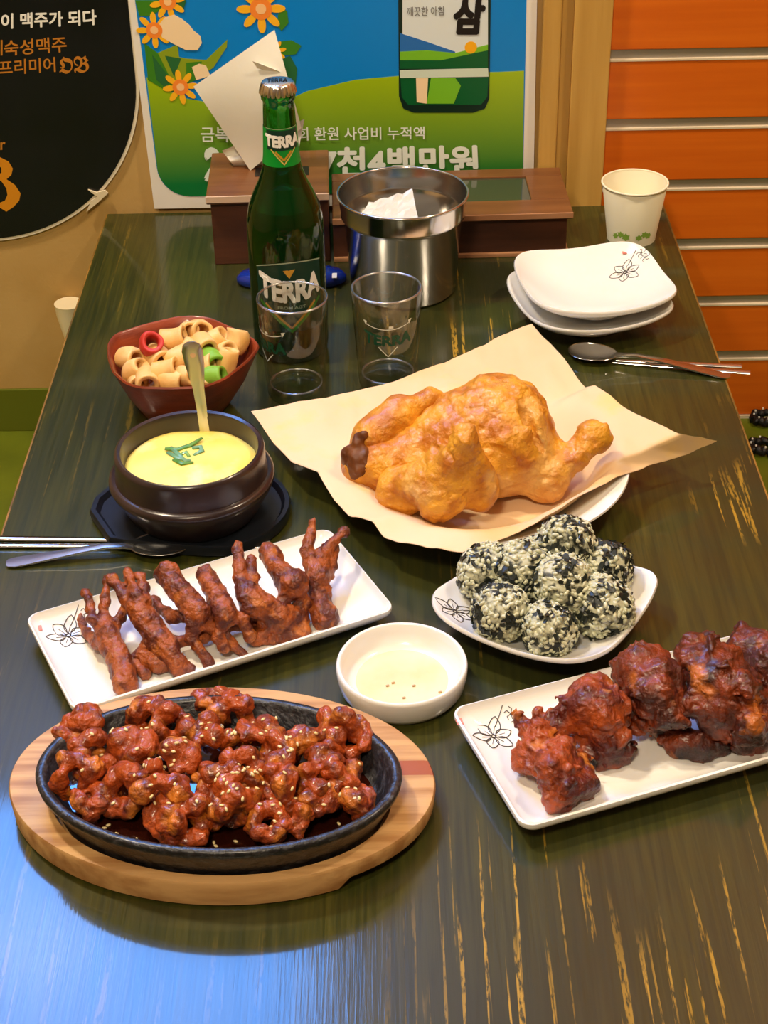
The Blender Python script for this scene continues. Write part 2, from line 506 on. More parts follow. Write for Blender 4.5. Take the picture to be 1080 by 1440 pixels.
for poly, m in (([(190, 0), (232, 0), (226, 14), (212, 22), (196, 22)], LEAF_A), ([(203, 60), (240, 88), (262, 130), (235, 128), (208, 112)], LEAF_A), ([(214, 76), (238, 108), (236, 126), (220, 112)], LEAF_C),
                ([(222, 74), (250, 62), (252, 80), (262, 82), (290, 84), (320, 55), (319, 66), (300, 95), (262, 118), (240, 110)], LEAF_B), ([(232, 78), (255, 82), (245, 108)], LEAF_C), ([(262, 88), (284, 86), (276, 112), (262, 118)], LEAF_A),
                ([(396, 8), (404, 16), (406, 32), (396, 43), (390, 36), (391, 20)], LEAF_A), ([(384, 66), (394, 58), (410, 56), (424, 64), (416, 76), (398, 78)], LEAF_A), ([(392, 84), (408, 78), (418, 96), (416, 118), (404, 128), (392, 108)], LEAF_C), ([(245, 0), (262, 0), (258, 14)], LEAF_C)):
    ink('leaf_print', [wpx(u, v) for u, v in poly], m, poster, 3 + .12 * k); k += 1
PET = mat('poster_petal_yellow', lin(252, 186, 32), .4); PETB = mat('poster_petal_orange', lin(248, 140, 50), .4); PEACH = mat('poster_flower_centre', lin(252, 200, 140), .4); CREAM = mat('poster_cream_petal', lin(250, 222, 180), .4)


def flower(u, v, rpx, rot=0.):
    c = wpx(u, v); s = rpx * .00079
    for i in range(8):
        a = rot + i * math.pi / 4
        ink('petal_print', disc((c[0] + .66 * s * math.cos(a), c[1] + .66 * s * math.sin(a)), .36 * s, .17 * s, 14, a), PET, poster, 5)
    ink('flower_heart_print', disc(c, .46 * s, .46 * s, 20), PETB, poster, 5.6)
    ink('flower_centre_print', disc(c, .22 * s, .22 * s, 16), PEACH, poster, 6.2)


for f in ((236, 2, 24, .2), (217, 42, 24, .0), (254, 122, 24, .1), (367, 12, 32, 0.), (386, 72, 16, .2)): flower(*f)
ink('cream_flower_print', [wpx(u, v) for u, v in [(222, 36), (232, 24), (245, 20), (256, 26), (266, 34), (272, 42), (282, 50), (284, 60), (278, 70), (262, 70), (250, 64), (242, 60), (228, 52)]], CREAM, poster, 5.2)
ink('cream_flower_print', [wpx(u, v) for u, v in [(270, 94), (280, 89), (290, 92), (296, 106), (276, 112)]], CREAM, poster, 5.2)
# printed soju bottle
SG = mat('poster_bottle_green', lin(0, 92, 44), .3); SGD = mat('poster_bottle_dark', lin(6, 40, 30), .3); SGL = mat('poster_bottle_light', lin(120, 190, 40), .3)
ink('bottle_print', [wpx(u, v) for u, v in [(560, 0), (561, 135), (567, 152), (582, 158), (665, 158), (682, 152), (688, 138), (690, 0), (676, -110), (650, -150), (600, -150), (575, -110)]], SGD, poster, 4)
ink('bottle_body_print', [wpx(u, v) for u, v in [(563, 108), (565, 136), (574, 147), (676, 147), (685, 136), (687, 106)]], SG, poster, 5)
ink('bottle_shine_print', [wpx(u, v) for u, v in [(606, 109), (640, 109), (648, 120), (638, 145), (600, 145)]], SGL, poster, 6)
ink('bottle_shine_print', [wpx(u, v) for u, v in [(585, 109), (602, 109), (600, 145), (586, 143)]], CREAM, poster, 6.3)
ink('label_print', [wpx(u, v) for u, v in [(566, -90), (566, 88), (626, 92), (686, 88), (686, -90)]], mat('poster_label_white', lin(222, 232, 236), .4), poster, 5)
ink('label_sky_print', [wpx(u, v) for u, v in [(562.5, 46), (600, 58), (640, 72), (640, 80), (562.5, 72)]], mat('poster_label_blue', lin(40, 110, 190), .4), poster, 5.5)
ink('label_hill_print', [wpx(u, v) for u, v in [(562.5, 72), (600, 70), (640, 74), (686, 62), (686, 94), (562.5, 94)]], SGL, poster, 6)
ink('label_hill_print', [wpx(u, v) for u, v in [(562.5, 84), (620, 84), (686, 70), (686, 96), (562.5, 96)]], SG, poster, 6.5)
ink('label_sun_print', disc(wpx(662, 66), .0065, .0065), mat('poster_sun', lin(250, 180, 20), .4), poster, 6.8)
ink('label_band_print', [wpx(u, v) for u, v in [(562, 98), (686, 95), (687, 107), (563, 109)]], mat('poster_band', lin(210, 225, 210), .4), poster, 7)
INKB = mat('poster_black_ink', lin(20, 18, 18), .4); INKG = mat('poster_grey_ink', lin(120, 120, 120), .4)
ink_text('brush_lettering', '삼', [(634, 48), (680, 48), (684, -6), (640, -6)], INKB, poster, 7.2, .05)
ink_text('small_lettering', '깨끗한 아침', [(572, 22), (624, 21), (624, 8), (572, 9)], INKG, poster, 7.2, .01)
PW = mat('poster_white_ink', lin(232, 240, 232), .4)
ink_text('lettering', '금복', [(283, 199), (323, 199), (322, 178), (282, 178)], PW, poster, 7.2, .012)
ink_text('lettering', '회 환원 사업비 누적액', [(419, 197), (597, 195), (597, 177), (418, 178)], PW, poster, 7.2, .012)
ink_text('number_lettering', '2', [(287, 254), (312, 254), (312, 206), (287, 206)], PW, poster, 7.2, .07)
ink_text('number_lettering', '7천4백만원', [(449, 250), (674, 246), (672, 203), (449, 206)], PW, poster, 7.2, .036)

# round-bottomed black sign
BY = 1.7125
DARK = mat('sign_black', lin(14, 14, 20), .22, c2=lin(20, 20, 28), scale=12, bump=.04, bscale=30)
sign = thing('beer_sign', 'black round-bottomed beer sign with white rim and gold lettering', 'sign', (-.456, BY, -.033))
cx, cz, rr = -.456, .158, .191


def stadium(r): return [(cx + r * math.cos(a), cz + r * math.sin(a)) for a in np.linspace(math.pi, 2 * math.pi, 48)] + [(cx + r + .002, .50), (cx - r - .002, .50)]


MB().prism(stadium(rr), BY, BY + .003).build('rim', mat('sign_white_edge', lin(232, 222, 200), .5), sign, False, 0)
MB().prism(stadium(rr - .0035), BY - .0006, BY).build('face', DARK, sign, False, 0)
b2 = BY - .0006
ink_text('lettering', '이 맥주가 되다', [(1, 42), (136, 36), (135, 14), (1, 20)], PRINT_WHITE, sign, 1, .03, b2)
SIGN_GOLD = mat('sign_gold_ink', lin(190, 120, 40), .4)
ink_text('lettering', '숙성맥주', [(5, 80), (94, 74), (92, 52), (5, 58)], SIGN_GOLD, sign, 1, .015, b2)
ink_text('lettering', '이', [(-14, 80), (3, 79), (3, 57), (-14, 58)], SIGN_GOLD, sign, 1, .015, b2)
ink_text('lettering', '프리미어', [(-2, 107), (78, 102), (77, 81), (-2, 86)], SIGN_GOLD, sign, 1, .015, b2)
ink_text('emblem_lettering', '\U0001D57A\U0001D56D', [(83, 105), (125, 103), (124, 79), (82, 81)], SIGN_GOLD, sign, 1, .01, b2)
EMB = [(-36, 214), (-4, 219), (12, 227), (18, 237), (16, 246), (9, 252), (21, 260), (29, 272), (27, 282), (19, 291), (9, 297.5), (0, 292), (-58, 292), (-58, 216), (-40, 214), (-40, 286), (-2, 286), (7, 282), (10.5, 274), (9, 265), (3, 256), (-4, 250), (-38, 250), (-38, 246), (-4, 246), (2, 243), (2, 236), (-4, 231), (-38, 228), (-38, 214)]
ink('emblem_lettering', [wpx(u, v, b2) for u, v in EMB][::-1], mat('sign_gold_emblem', lin(215, 140, 30), .35), sign, 1, b2)
ink_text('small_lettering', 'r', [(0, 212), (8, 211), (7, 200), (0, 201)], SIGN_GOLD, sign, 1, .02, b2)
tw = [wpx(u, v, BY - .002) for u, v in [(124, 266), (136, 270), (148, 267), (152, 271), (138, 284), (122, 297), (128, 282), (137, 276)]]
MB().prism(tw, BY - .004, BY - .0012).build('torn_flap', mat('torn_paper', lin(225, 210, 180), .7), sign, False, 0)

# small white holder on the wall beside the table, and a black ruffled band on the floor
hw = MB(); c = aty(97, 430, WY - .016)
hw.lathe([(.009, -.052), (.0105, -.04), (.0155, -.012), (.016, 0), (.0165, .002), (.014, .002)], (c[0], WY - .017, c[2] + .002), 24, True, True)
tag(hw.build('wall_holder', mat('white_plastic', lin(240, 226, 190), .4)), 'small tapered white plastic piece fixed low on beige wall', 'holder')
FAB = mat('black_ruffle', lin(14, 14, 16), .5, bump=.5, bscale=200)
for i, (u, v, lab) in enumerate(((1074, 628, 'black ruffled band with white specks on green floor, nearer the viewer'), (1078, 588, 'black ruffled band with white specks against the slatted wall'))):
    c = at(u, v, FZ + .006); t = thing('ruffled_band', lab, 'hair band', (c[0], c[1], FZ), 'ruffled bands on the floor')
    mb = MB(); ph = np.linspace(0, 2 * math.pi, 64)
    mb.tube([(c[0] + .016 * math.cos(a), c[1] + (.012 + .003 * math.sin(9 * a)) * math.sin(a), FZ + .0065 + .0015 * math.sin(11 * a)) for a in ph], [.004 + .0018 * math.sin(14 * a) for a in ph], 8)
    mb.build('band', FAB, t, True, 0)
    mb = MB()
    for a in np.linspace(.3, 6.1, 9): mb.box((c[0] + .016 * math.cos(a) - .001, c[1] + .012 * math.sin(a) - .001, FZ + .0115), (c[0] + .016 * math.cos(a) + .001, c[1] + .012 * math.sin(a) + .001, FZ + .0135), .0004)
    mb.build('specks', PRINT_WHITE, t, False, 0)

# ------------------------------------------------------------------ napkin and cutlery box
BW = mat('brown_box_wood', lin(88, 50, 32), .45, c2=lin(62, 34, 22), scale=5, stretch=(1.2, 6, 9), bump=.1, bscale=30, coat=.15)
BL_ = mat('box_lid_wood', lin(128, 82, 46), .4, c2=lin(104, 62, 34), scale=5, stretch=(1.2, 8, 8), bump=.08, bscale=30, coat=.2)
BS = mat('box_strip_wood', lin(176, 128, 92), .35, c2=lin(150, 104, 72), scale=8, stretch=(1, 4, 4))
rotb = math.radians(1.6); pv = (0, 1.575, 0)
cb = thing('cutlery_box', 'long low dark brown wooden box with glazed lid behind steel bucket', 'box', (.06, 1.63, 0))


def bbox(name, a, b, m, par, bev=.0012): return MB().box(a, b, bev, rotb, pv).build(name, m, par, False)


bx0, bx1, by0, by1 = -.058, .187, 1.577, 1.692
bbox('front_panel', (bx0, by0, .005), (bx1, by0 + .008, .043), BW, cb); bbox('back_panel', (bx0, by1 - .008, .005), (bx1, by1, .043), BW, cb)
bbox('side_panel', (bx0, by0 + .008, .005), (bx0 + .008, by1 - .008, .043), BW, cb); bbox('side_panel', (bx1 - .008, by0 + .008, .005), (bx1, by1 - .008, .043), BW, cb)
bbox('base', (bx0, by0 - .003, 0), (bx1 + .003, by1, .005), BS, cb)
lid = bbox('lid', (bx0, by0 - .006, .043), (bx1 + .005, by0 + .030, .0505), BL_, cb)
bbox('lid_rail', (bx0, by1 - .022, .043), (bx1 + .005, by1, .0505), BL_, lid); bbox('lid_rail', (bx1 - .035, by0 + .030, .043), (bx1 + .005, by1 - .022, .0505), BL_, lid); bbox('lid_rail', (bx0, by0 + .030, .043), (bx0 + .03, by1 - .022, .0505), BL_, lid)
bbox('glass_panel', (bx0 + .03, by0 + .030, .045), (bx1 - .035, by1 - .022, .0485), mat('tinted_glass', lin(60, 66, 52), .06, coat=.5), lid, 0)
bbox('lid_strip', (bx0, by0 - .0075, .0445), (bx1 + .005, by0 - .0055, .0505), BS, lid, .0004)
nb = thing('napkin_box', 'tall brown wooden napkin box behind the green bottle', 'box', (-.12, 1.63, 0))
nx0, nx1 = -.183, -.0615
bbox('front_panel', (nx0, by0, 0), (nx1, by0 + .008, .070), BW, nb); bbox('back_panel', (nx0, by1 - .008, 0), (nx1, by1, .070), BW, nb)
bbox('side_panel', (nx0, by0 + .008, 0), (nx0 + .008, by1 - .008, .070), BW, nb); bbox('side_panel', (nx1 - .008, by0 + .008, 0), (nx1, by1 - .008, .070), BW, nb)
nl = bbox('lid', (nx0 - .004, by0 - .006, .070), (nx1 + .001, by1, .0785), BL_, nb, .002)
bbox('lid_strip', (nx0 - .004, by0 - .0075, .0725), (nx1 + .001, by0 - .0055, .0795), mat('pale_strip', lin(214, 184, 160), .35), nl, .0004)
bbox('slot', (nx0 + .045, by0 + .045, .0786), (nx1 - .02, by0 + .068, .0790), INKB, nl, 0)
# napkin standing out of the slot
NAP = mat('white_napkin', lin(238, 232, 218), .8, bump=.1, bscale=120, sss=.1)


def sheet(name, poly, y_of, m, parent=None, n=14, thick=.0005, mid=None):
    """bilinear quad patch given in photograph pixels with a depth function"""
    P0, P1, P2, P3 = [np.array(p, float) for p in poly]; V = []; F = []
    for j in range(n + 1):
        for i in range(n + 1):
            s, t = i / n, j / n; q = (P0 * (1 - s) + P1 * s) * (1 - t) + (P3 * (1 - s) + P2 * s) * t
            V.append(aty(q[0], q[1], y_of(s, t)))
    for j in range(n):
        for i in range(n): F.append((j * (n + 1) + i, j * (n + 1) + i + 1, (j + 1) * (n + 1) + i + 1, (j + 1) * (n + 1) + i))
    V = np.array(V); N_ = len(V); V2 = V + np.array([0, thick, 0]); F2 = [tuple(x + N_ for x in reversed(f)) for f in F]
    return np.concatenate([V, V2]), F + F2


nap = thing('paper_napkin', 'white paper napkin pulled up out of napkin box', 'napkin', (-.13, 1.63, .079))
V, F = sheet('n', [(272, 122), (352, 240), (424, 180), (386, 42)], lambda s, t: 1.635 - .006 * math.sin(3 * s) + .012 * (t - .5) * math.sin(2 + 4 * s), NAP)
obj('front_fold', V, F, NAP, nap)
V, F = sheet('n', [(312, 212), (334, 240), (412, 252), (428, 168)], lambda s, t: 1.648 + .005 * math.sin(9 * s) - .004 * t, NAP)
obj('rear_fold', V, F, NAP, nap)
V, F = sheet('n', [(355, 86), (362, 96), (404, 108), (392, 100)], lambda s, t: 1.6265 + .004 * s, NAP, n=6)
obj('top_fold', V, F, NAP, nap)

# ------------------------------------------------------------------ bottle
BG = mat('green_bottle_glass', lin(44, 150, 52), .04, trans=.96, ior=1.45)
BEER = mat('beer', lin(12, 38, 8), .05)
bc = np.array([-.0945, 1.386, 0.])
bot = thing('beer_bottle', 'tall green glass beer bottle with silver cap beside the bucket', 'bottle', tuple(bc))
prof = [(.024, .003), (.0315, 0), (.0345, .004), (.0355, .012), (.0355, .124), (.0348, .137), (.032, .149), (.0272, .161), (.0218, .172), (.0180, .183), (.0160, .196), (.0150, .215), (.0141, .238), (.0138, .246), (.0152, .2475), (.0154, .253), (.0146, .2555), (.0110, .2555)]
MB().lathe(prof, bc, 64, True, True).build('glass_body', BG, bot, True, 50)
inn = [(.030, .006), (.0328, .012), (.0330, .124), (.0318, .138), (.0285, .149)]
MB().lathe(inn, bc, 48, True, True).build('beer', BEER, bot, True, 50)
CAPM = mat('silver_cap', (.75, .74, .72), .25, 1)
nn = 84; rings = []
for r, z, w in [(.0158, .2525, .0009), (.0156, .256, .0007), (.0148, .2600, .0002), (.0136, .2622, 0), (.010, .2630, 0)]:
    rings.append([(bc[0] + (r + w * math.cos(21 * a)) * math.cos(a), bc[1] + (r + w * math.cos(21 * a)) * math.sin(a), z) for a in np.arange(nn) * 2 * math.pi / nn])
cap = MB().loft(rings, True, True).build('cap', CAPM, bot, True, 50)
V, F = text_v('TERRA', .03)
obj('cap_lettering', np.stack([bc[0] - .0092 + V[:, 0] * .0184, bc[1] - .004 + V[:, 1] * .0085, (.2634 + LAYER[0])], 1), F, INKB, cap, False)


def rad_at(z, pr): return np.interp(z, [p[1] for p in pr], [p[0] for p in pr])


def wrap_pts(V, c, pr, phi, off):
    """V: (arc metres, z); angle measured from the side facing -y"""
    R = np.array([rad_at(z, pr) for z in V[:, 1]]); a = phi + V[:, 0] / R; R = R + off
    return np.stack([c[0] + R * np.sin(a), c[1] - R * np.cos(a), V[:, 1]], 1)


def wrap_patch(name, s0, s1, zlo, zhi, c, pr, phi, off, m, parent, n=40, k=8):
    """label patch; zlo / zhi functions of arc position"""
    V = []; F = []
    for i in range(n + 1):
        s = s0 + (s1 - s0) * i / n
        for j in range(k + 1): V.append((s, zlo(s) + (zhi(s) - zlo(s)) * j / k))
    for i in range(n):
        for j in range(k): a = i * (k + 1) + j; F.append((a, a + k + 1, a + k + 2, a + 1))
    return obj(name, wrap_pts(np.array(V), c, pr, phi, off), F, m, parent)


def wrap_text(name, body, s0, s1, zlo, zhi, c, pr, phi, off, m, parent, bold=.03, spacing=1.):
    V, F = text_v(body, bold, spacing); s = s0 + (s1 - s0) * V[:, 0]
    z = np.array([zlo(a) + (zhi(a) - zlo(a)) * b for a, b in zip(s, V[:, 1])])
    return obj(name, wrap_pts(np.stack([s, z], 1), c, pr, phi, off + LAYER[0]), F, m, parent, False)


def wrap_line(name, pts, w, c, pr, phi, off, m, parent):
    """thin printed stripe along (arc, z) points"""
    P = np.array(pts, float); q = []
    for a, b in zip(P[:-1], P[1:]):
        for t in np.linspace(0, 1, 8, endpoint=False): q.append(a * (1 - t) + b * t)
    q.append(P[-1]); q = np.array(q); T = np.gradient(q, axis=0); T /= np.linalg.norm(T, axis=1)[:, None] + 1e-9; Nn = np.stack([-T[:, 1], T[:, 0]], 1) * w / 2
    V = np.concatenate([q - Nn, q + Nn]); n = len(q); F = [(i, i + 1, n + i + 1, n + i) for i in range(n - 1)]
    return obj(name, wrap_pts(V, c, pr, phi, off), F, m, parent)


LBL = mat('label_dark_green', lin(8, 52, 40), .35); NECKG = mat('neck_label_green', lin(0, 140, 44), .35); LEAFG = mat('label_bright_green', lin(40, 130, 40), .35)
cst = lambda v: (lambda s: v)
ph = .10
lab = wrap_patch('main_label', -.033, .033, lambda s: .036 + .0000 * s, lambda s: .1055 + .11 * s * .5 - 5. * s * s, bc, prof, ph, .0003, LBL, bot)
wrap_line('label_border', [(s, .1062 + .055 * s - 5. * s * s) for s in np.linspace(-.033, .033, 12)], .0011, bc, prof, ph, .0006, mat('label_silver', lin(150, 165, 140), .3), lab)
wrap_text('label_lettering', 'TERRA', -.030, .031, lambda s: .066 + 6 * s * s, lambda s: .0885 + 9 * s * s, bc, prof, ph, .0007, PRINT_WHITE, lab, .05, .95)
wrap_text('label_small_lettering', 'FROM AGT', -.012, .014, cst(.0595), cst(.0625), bc, prof, ph, .0007, mat('label_grey', lin(150, 170, 150), .4), lab, .02)
wrap_line('label_gold_chevron', [(-.024, .064), (0, .040), (.024, .064)], .0022, bc, prof, ph, .0007, GOLD_INK, lab)
wrap_line('label_green_chevron', [(-.03, .066), (0, .0365), (.03, .066)], .003, bc, prof, ph, .0006, LEAFG, lab)
tri = np.array([(-.0055, .0985), (.0055, .0995), (0, .0905)]); obj('label_triangle', wrap_pts(tri, bc, prof, ph, .0007), [(0, 2, 1)], GOLD_INK, lab, False)
nl2 = wrap_patch('neck_label', -.040, .040, cst(.190), cst(.2235), bc, prof, .2, .0003, NECKG, bot)
wrap_patch('neck_band', -.0155, .0155, lambda s: .205 - .000 * s, lambda s: .223, bc, prof, .2, .00045, LBL, nl2)
wrap_text('neck_lettering', 'TERRA', -.0165, .0165, lambda s: .2075 + 5 * s * s, lambda s: .2185 + 5 * s * s, bc, prof, .2, .0008, PRINT_WHITE, nl2, .06, .95)
tri = np.array([(-.011, .206), (.011, .206), (0, .193)]); obj('neck_triangle', wrap_pts(tri, bc, prof, .2, .0006), [(0, 2, 1)], LBL, nl2, False)
wrap_line('neck_chevron', [(-.011, .206), (0, .1925), (.011, .206)], .0012, bc, prof, .2, .0009, mat('neck_gold', lin(200, 180, 90), .3), nl2)
wrap_line('neck_chevron', [(-.007, .204), (0, .1962), (.007, .204)], .0018, bc, prof, .2, .0009, GOLD_INK, nl2)
wrap_line('neck_border', [(-.016, .2243), (.016, .2243)], .0007, bc, prof, .2, .0006, mat('neck_silver', lin(140, 160, 120), .3), nl2)

# blue plastic piece behind the bottle
BLU = mat('blue_plastic', lin(14, 44, 140), .2, coat=.4)
c = at(410, 388, .008)
bt = thing('call_button', 'glossy blue rounded plastic piece half hidden behind green bottle', 'plastic piece', (c[0], c[1], 0))
rings = []
for sc_, z in ((.9, 0), (1, .003), (1, .008), (.92, .0125), (.7, .0145)): rings.append([(c[0] + sc_ * .0565 * math.copysign(abs(math.cos(a)) ** .8, math.cos(a)), c[1] + sc_ * .020 * math.sin(a), z) for a in np.arange(48) * 2 * math.pi / 48])
MB().loft(rings, True, True).build('body', BLU, bt, True, 60)
MB().box((c[0] + .042, c[1] - .017, .0127), (c[0] + .047, c[1] - .006, .0135), .0004).build('white_mark', PRINT_WHITE, bt, False)

# ------------------------------------------------------------------ steel bucket with a crumpled wrapper
kc = np.array([.0145, 1.511, 0.])
bk = thing('steel_bucket', 'round stainless steel bucket with rolled rim behind the glasses', 'bucket', tuple(kc))
po = [(.045, 0), (.0515, .001), (.0535, .004), (.0585, .078), (.0610, .0805), (.0620, .082), (.0615, .0835), (.0640, .103)]
pi = [(.0632, .103), (.0606, .084), (.0602, .081), (.0577, .078), (.0527, .006), (.0500, .003), (.001, .003)]
MB().lathe(po + pi, kc, 96, True, True).build('body', STEEL, bk, True, 60)
a = np.linspace(0, 2 * math.pi, 97)
MB().tube([(kc[0] + .0643 * math.cos(t), kc[1] + .0643 * math.sin(t), .1035) for t in a], .0014, 8, cap=False).build('rim', STEEL, bk, True, 0)
wp = thing('crumpled_wrapper', 'crumpled white plastic wrapper inside the steel bucket', 'wrapper', (kc[0] - .012, kc[1], .0035))
WR = mat('white_film', lin(215, 213, 208), .3, coat=.3)
rs = np.random.RandomState(3); V = []; F = []; n = 9
q0 = [np.array(p) for p in ((-.050, .004, .070), (-.034, .030, .080), (.010, .030, .094), (.016, -.012, .074))]
for i in range(n + 1):
    for j in range(n + 1):
        s, t = i / n, j / n; p = (q0[0] * (1 - s) + q0[3] * s) * (1 - t) + (q0[1] * (1 - s) + q0[2] * s) * t
        p = p + np.array([0, 0, .003 * (rs.rand() - .5) + .007 * (abs((3 * s + t) % 1 - .5) - .25)]); V.append(kc + p)
for i in range(n):
    for j in range(n): b = i * (n + 1) + j; F.append((b, b + n + 1, b + n + 2, b + 1))
V = np.array(V); V2 = V - np.array([0, 0, .0006]); F += [tuple(x + len(V) for x in reversed(f)) for f in F]
obj('film', np.concatenate([V, V2]), F, WR, wp, False)
V, F = sculpt([('e', kc + np.array([-.008, .0, .03]), (.040, .038, .040))], .003, noise=((.006, 40, 1),), floor=.0036)
obj('crumple', V, F, WR, wp, False)

# ------------------------------------------------------------------ drinking glasses


def thin_glass(name, f0, tint, rough=.02):
    m = bpy.data.materials.new(name); m.use_nodes = True; N, L = m.node_tree.nodes, m.node_tree.links; N.remove(N['Principled BSDF'])
    lw = N.new('ShaderNodeLayerWeight'); lw.inputs['Blend'].default_value = .5; pw = N.new('ShaderNodeMath'); pw.operation = 'POWER'; pw.inputs[1].default_value = 3.5; L.new(lw.outputs['Facing'], pw.inputs[0]); fr = N.new('ShaderNodeMapRange'); fr.inputs['To Min'].default_value = f0; fr.inputs['To Max'].default_value = .9; L.new(pw.outputs[0], fr.inputs['Value']); tr = N.new('ShaderNodeBsdfTransparent'); tr.inputs[0].default_value = tint
    gl = N.new('ShaderNodeBsdfGlossy'); gl.inputs['Roughness'].default_value = rough; mx = N.new('ShaderNodeMixShader')
    L.new(fr.outputs[0], mx.inputs[0]); L.new(tr.outputs[0], mx.inputs[1]); L.new(gl.outputs[0], mx.inputs[2]); L.new(mx.outputs[0], N['Material Output'].inputs[0]); return m


RIMG = thin_glass('rim_glass', .42, (.95, .96, .94, 1), .25)
THIN = thin_glass('thin_clear_glass', .07, (.96, .97, .95, 1))
THICK = thin_glass('thick_clear_glass', .16, (.9, .93, .9, 1), .12)


def drinking_glass(c, label, logo, rt=.0318, rb=.0268, h=.0965):
    c = np.array(c, float); t = thing('drinking_glass', label, 'glass', tuple(c), 'printed beer glasses')
    o = [(rb - .003, 0), (rb - .0008, .0006), (rb, .003), (rb + .0006, .012), (rt, h - .001), (rt - .0006, h)]
    i = [(rt - .0018, h), (rt - .0022, h - .001), (rb - .0014, .014), (rb - .0035, .0085), (.006, .0070)]
    MB().lathe(o[2:] + i[:3], c, 72, False, False).build('tumbler', THIN, t, True, 50)
    MB().lathe([(rb - .003, 0), (rb - .0008, .0006), (rb - .0001, .003), (rb - .0006, .0085), (rb - .0024, .0125), (rb - .0045, .0090), (.006, .0070)], c, 72, True, True).build('thick_base', THICK, t, True, 50)
    ta = np.linspace(0, 2 * math.pi, 73)
    MB().tube([(c[0] + (rt - .001) * math.cos(k), c[1] + (rt - .001) * math.sin(k), h) for k in ta], .0011, 8, cap=False).build('rim', RIMG, t, True, 0)
    MB().tube([(c[0] + (rb - .0035) * math.cos(k), c[1] + (rb - .0035) * math.sin(k), .0112) for k in ta], .0011, 8, cap=False).build('base_highlight_ring', RIMG, t, True, 0)  # added shiny ring standing in for the bright highlight in the thick base
    pr = [(rb, .003), (rt, h)]
    wrap_text('green_lettering', 'TERRA', -.0225, .0225, lambda s: .0535 + 3 * s * s, lambda s: .064 + 9 * s * s, c, pr, logo, .0002, INK_GREEN, t, .04)
    LG = mat('glass_white_ink', lin(215, 220, 210), .5)
    wrap_line('white_arc', [(s, .070 + 10 * s * s) for s in np.linspace(-.020, .020, 12)], .0008, c, pr, logo, .0002, LG, t)
    for sg in (-1, 1):
        obj('white_corner', wrap_pts(np.array([(sg * .0235, .0775), (sg * .0195, .0768), (sg * .0205, .0725)]), c, pr, logo, .0002), [(0, 1, 2)], LG, t, False)
    wrap_line('white_chevron', [(-.0085, .052), (0, .0425), (.0085, .052)], .0009, c, pr, logo, .0002, LG, t)
    obj('white_badge', wrap_pts(np.array([(.001, .0715), (.005, .0715), (.005, .0735), (.001, .0735)]), c, pr, logo, .0002), [(0, 1, 2, 3)], LG, t, False)
    return t


drinking_glass((-.0862, 1.301, 0), 'clear beer glass in front of the green bottle, logo turned left', -.95)
drinking_glass((-.0028, 1.317, 0), 'clear beer glass in front of steel bucket, green logo facing front', .02)

# ------------------------------------------------------------------ paper cup
pc = np.array([.261, 1.622, 0.])
cup = thing('paper_cup', 'white paper cup with green leaf print beside the slatted wall', 'cup', tuple(pc))
CUPM = mat('paper_cup_white', lin(240, 234, 208), .55)
MB().lathe([(.0250, .001), (.0258, 0), (.0262, .004), (.0342, .0625), (.0338, .0632), (.0334, .0625), (.0256, .006), (.001, .006)], pc, 64, True, True).build('cup_wall', CUPM, cup, True, 50)
MB().tube([(pc[0] + .0345 * math.cos(t), pc[1] + .0345 * math.sin(t), .0632) for t in a], .0012, 8, cap=False).build('rolled_rim', CUPM, cup, True, 0)
LFP = mat('leaf_green_print', lin(140, 180, 70), .5); prc = [(.0262, .004), (.0342, .0625)]
for s, zc, r, rt_ in ((-.016, .014, .0042, .5), (-.010, .012, .0050, 1.6), (.004, .0115, .0042, .6), (.010, .0145, .0044, .2), (.015, .0125, .0042, 1.0), (-.022, .011, .004, 1.3)):
    st = [(s + r * (1 if i % 2 == 0 else .62) * math.cos(rt_ + i * math.pi / 6), zc + r * (1 if i % 2 == 0 else .62) * math.sin(rt_ + i * math.pi / 6)) for i in range(12)]
    obj('leaf_print', wrap_pts(np.array(st), pc, prc, 0, .0003), [tuple(range(12))], LFP, cup, False)

# ------------------------------------------------------------------ plates


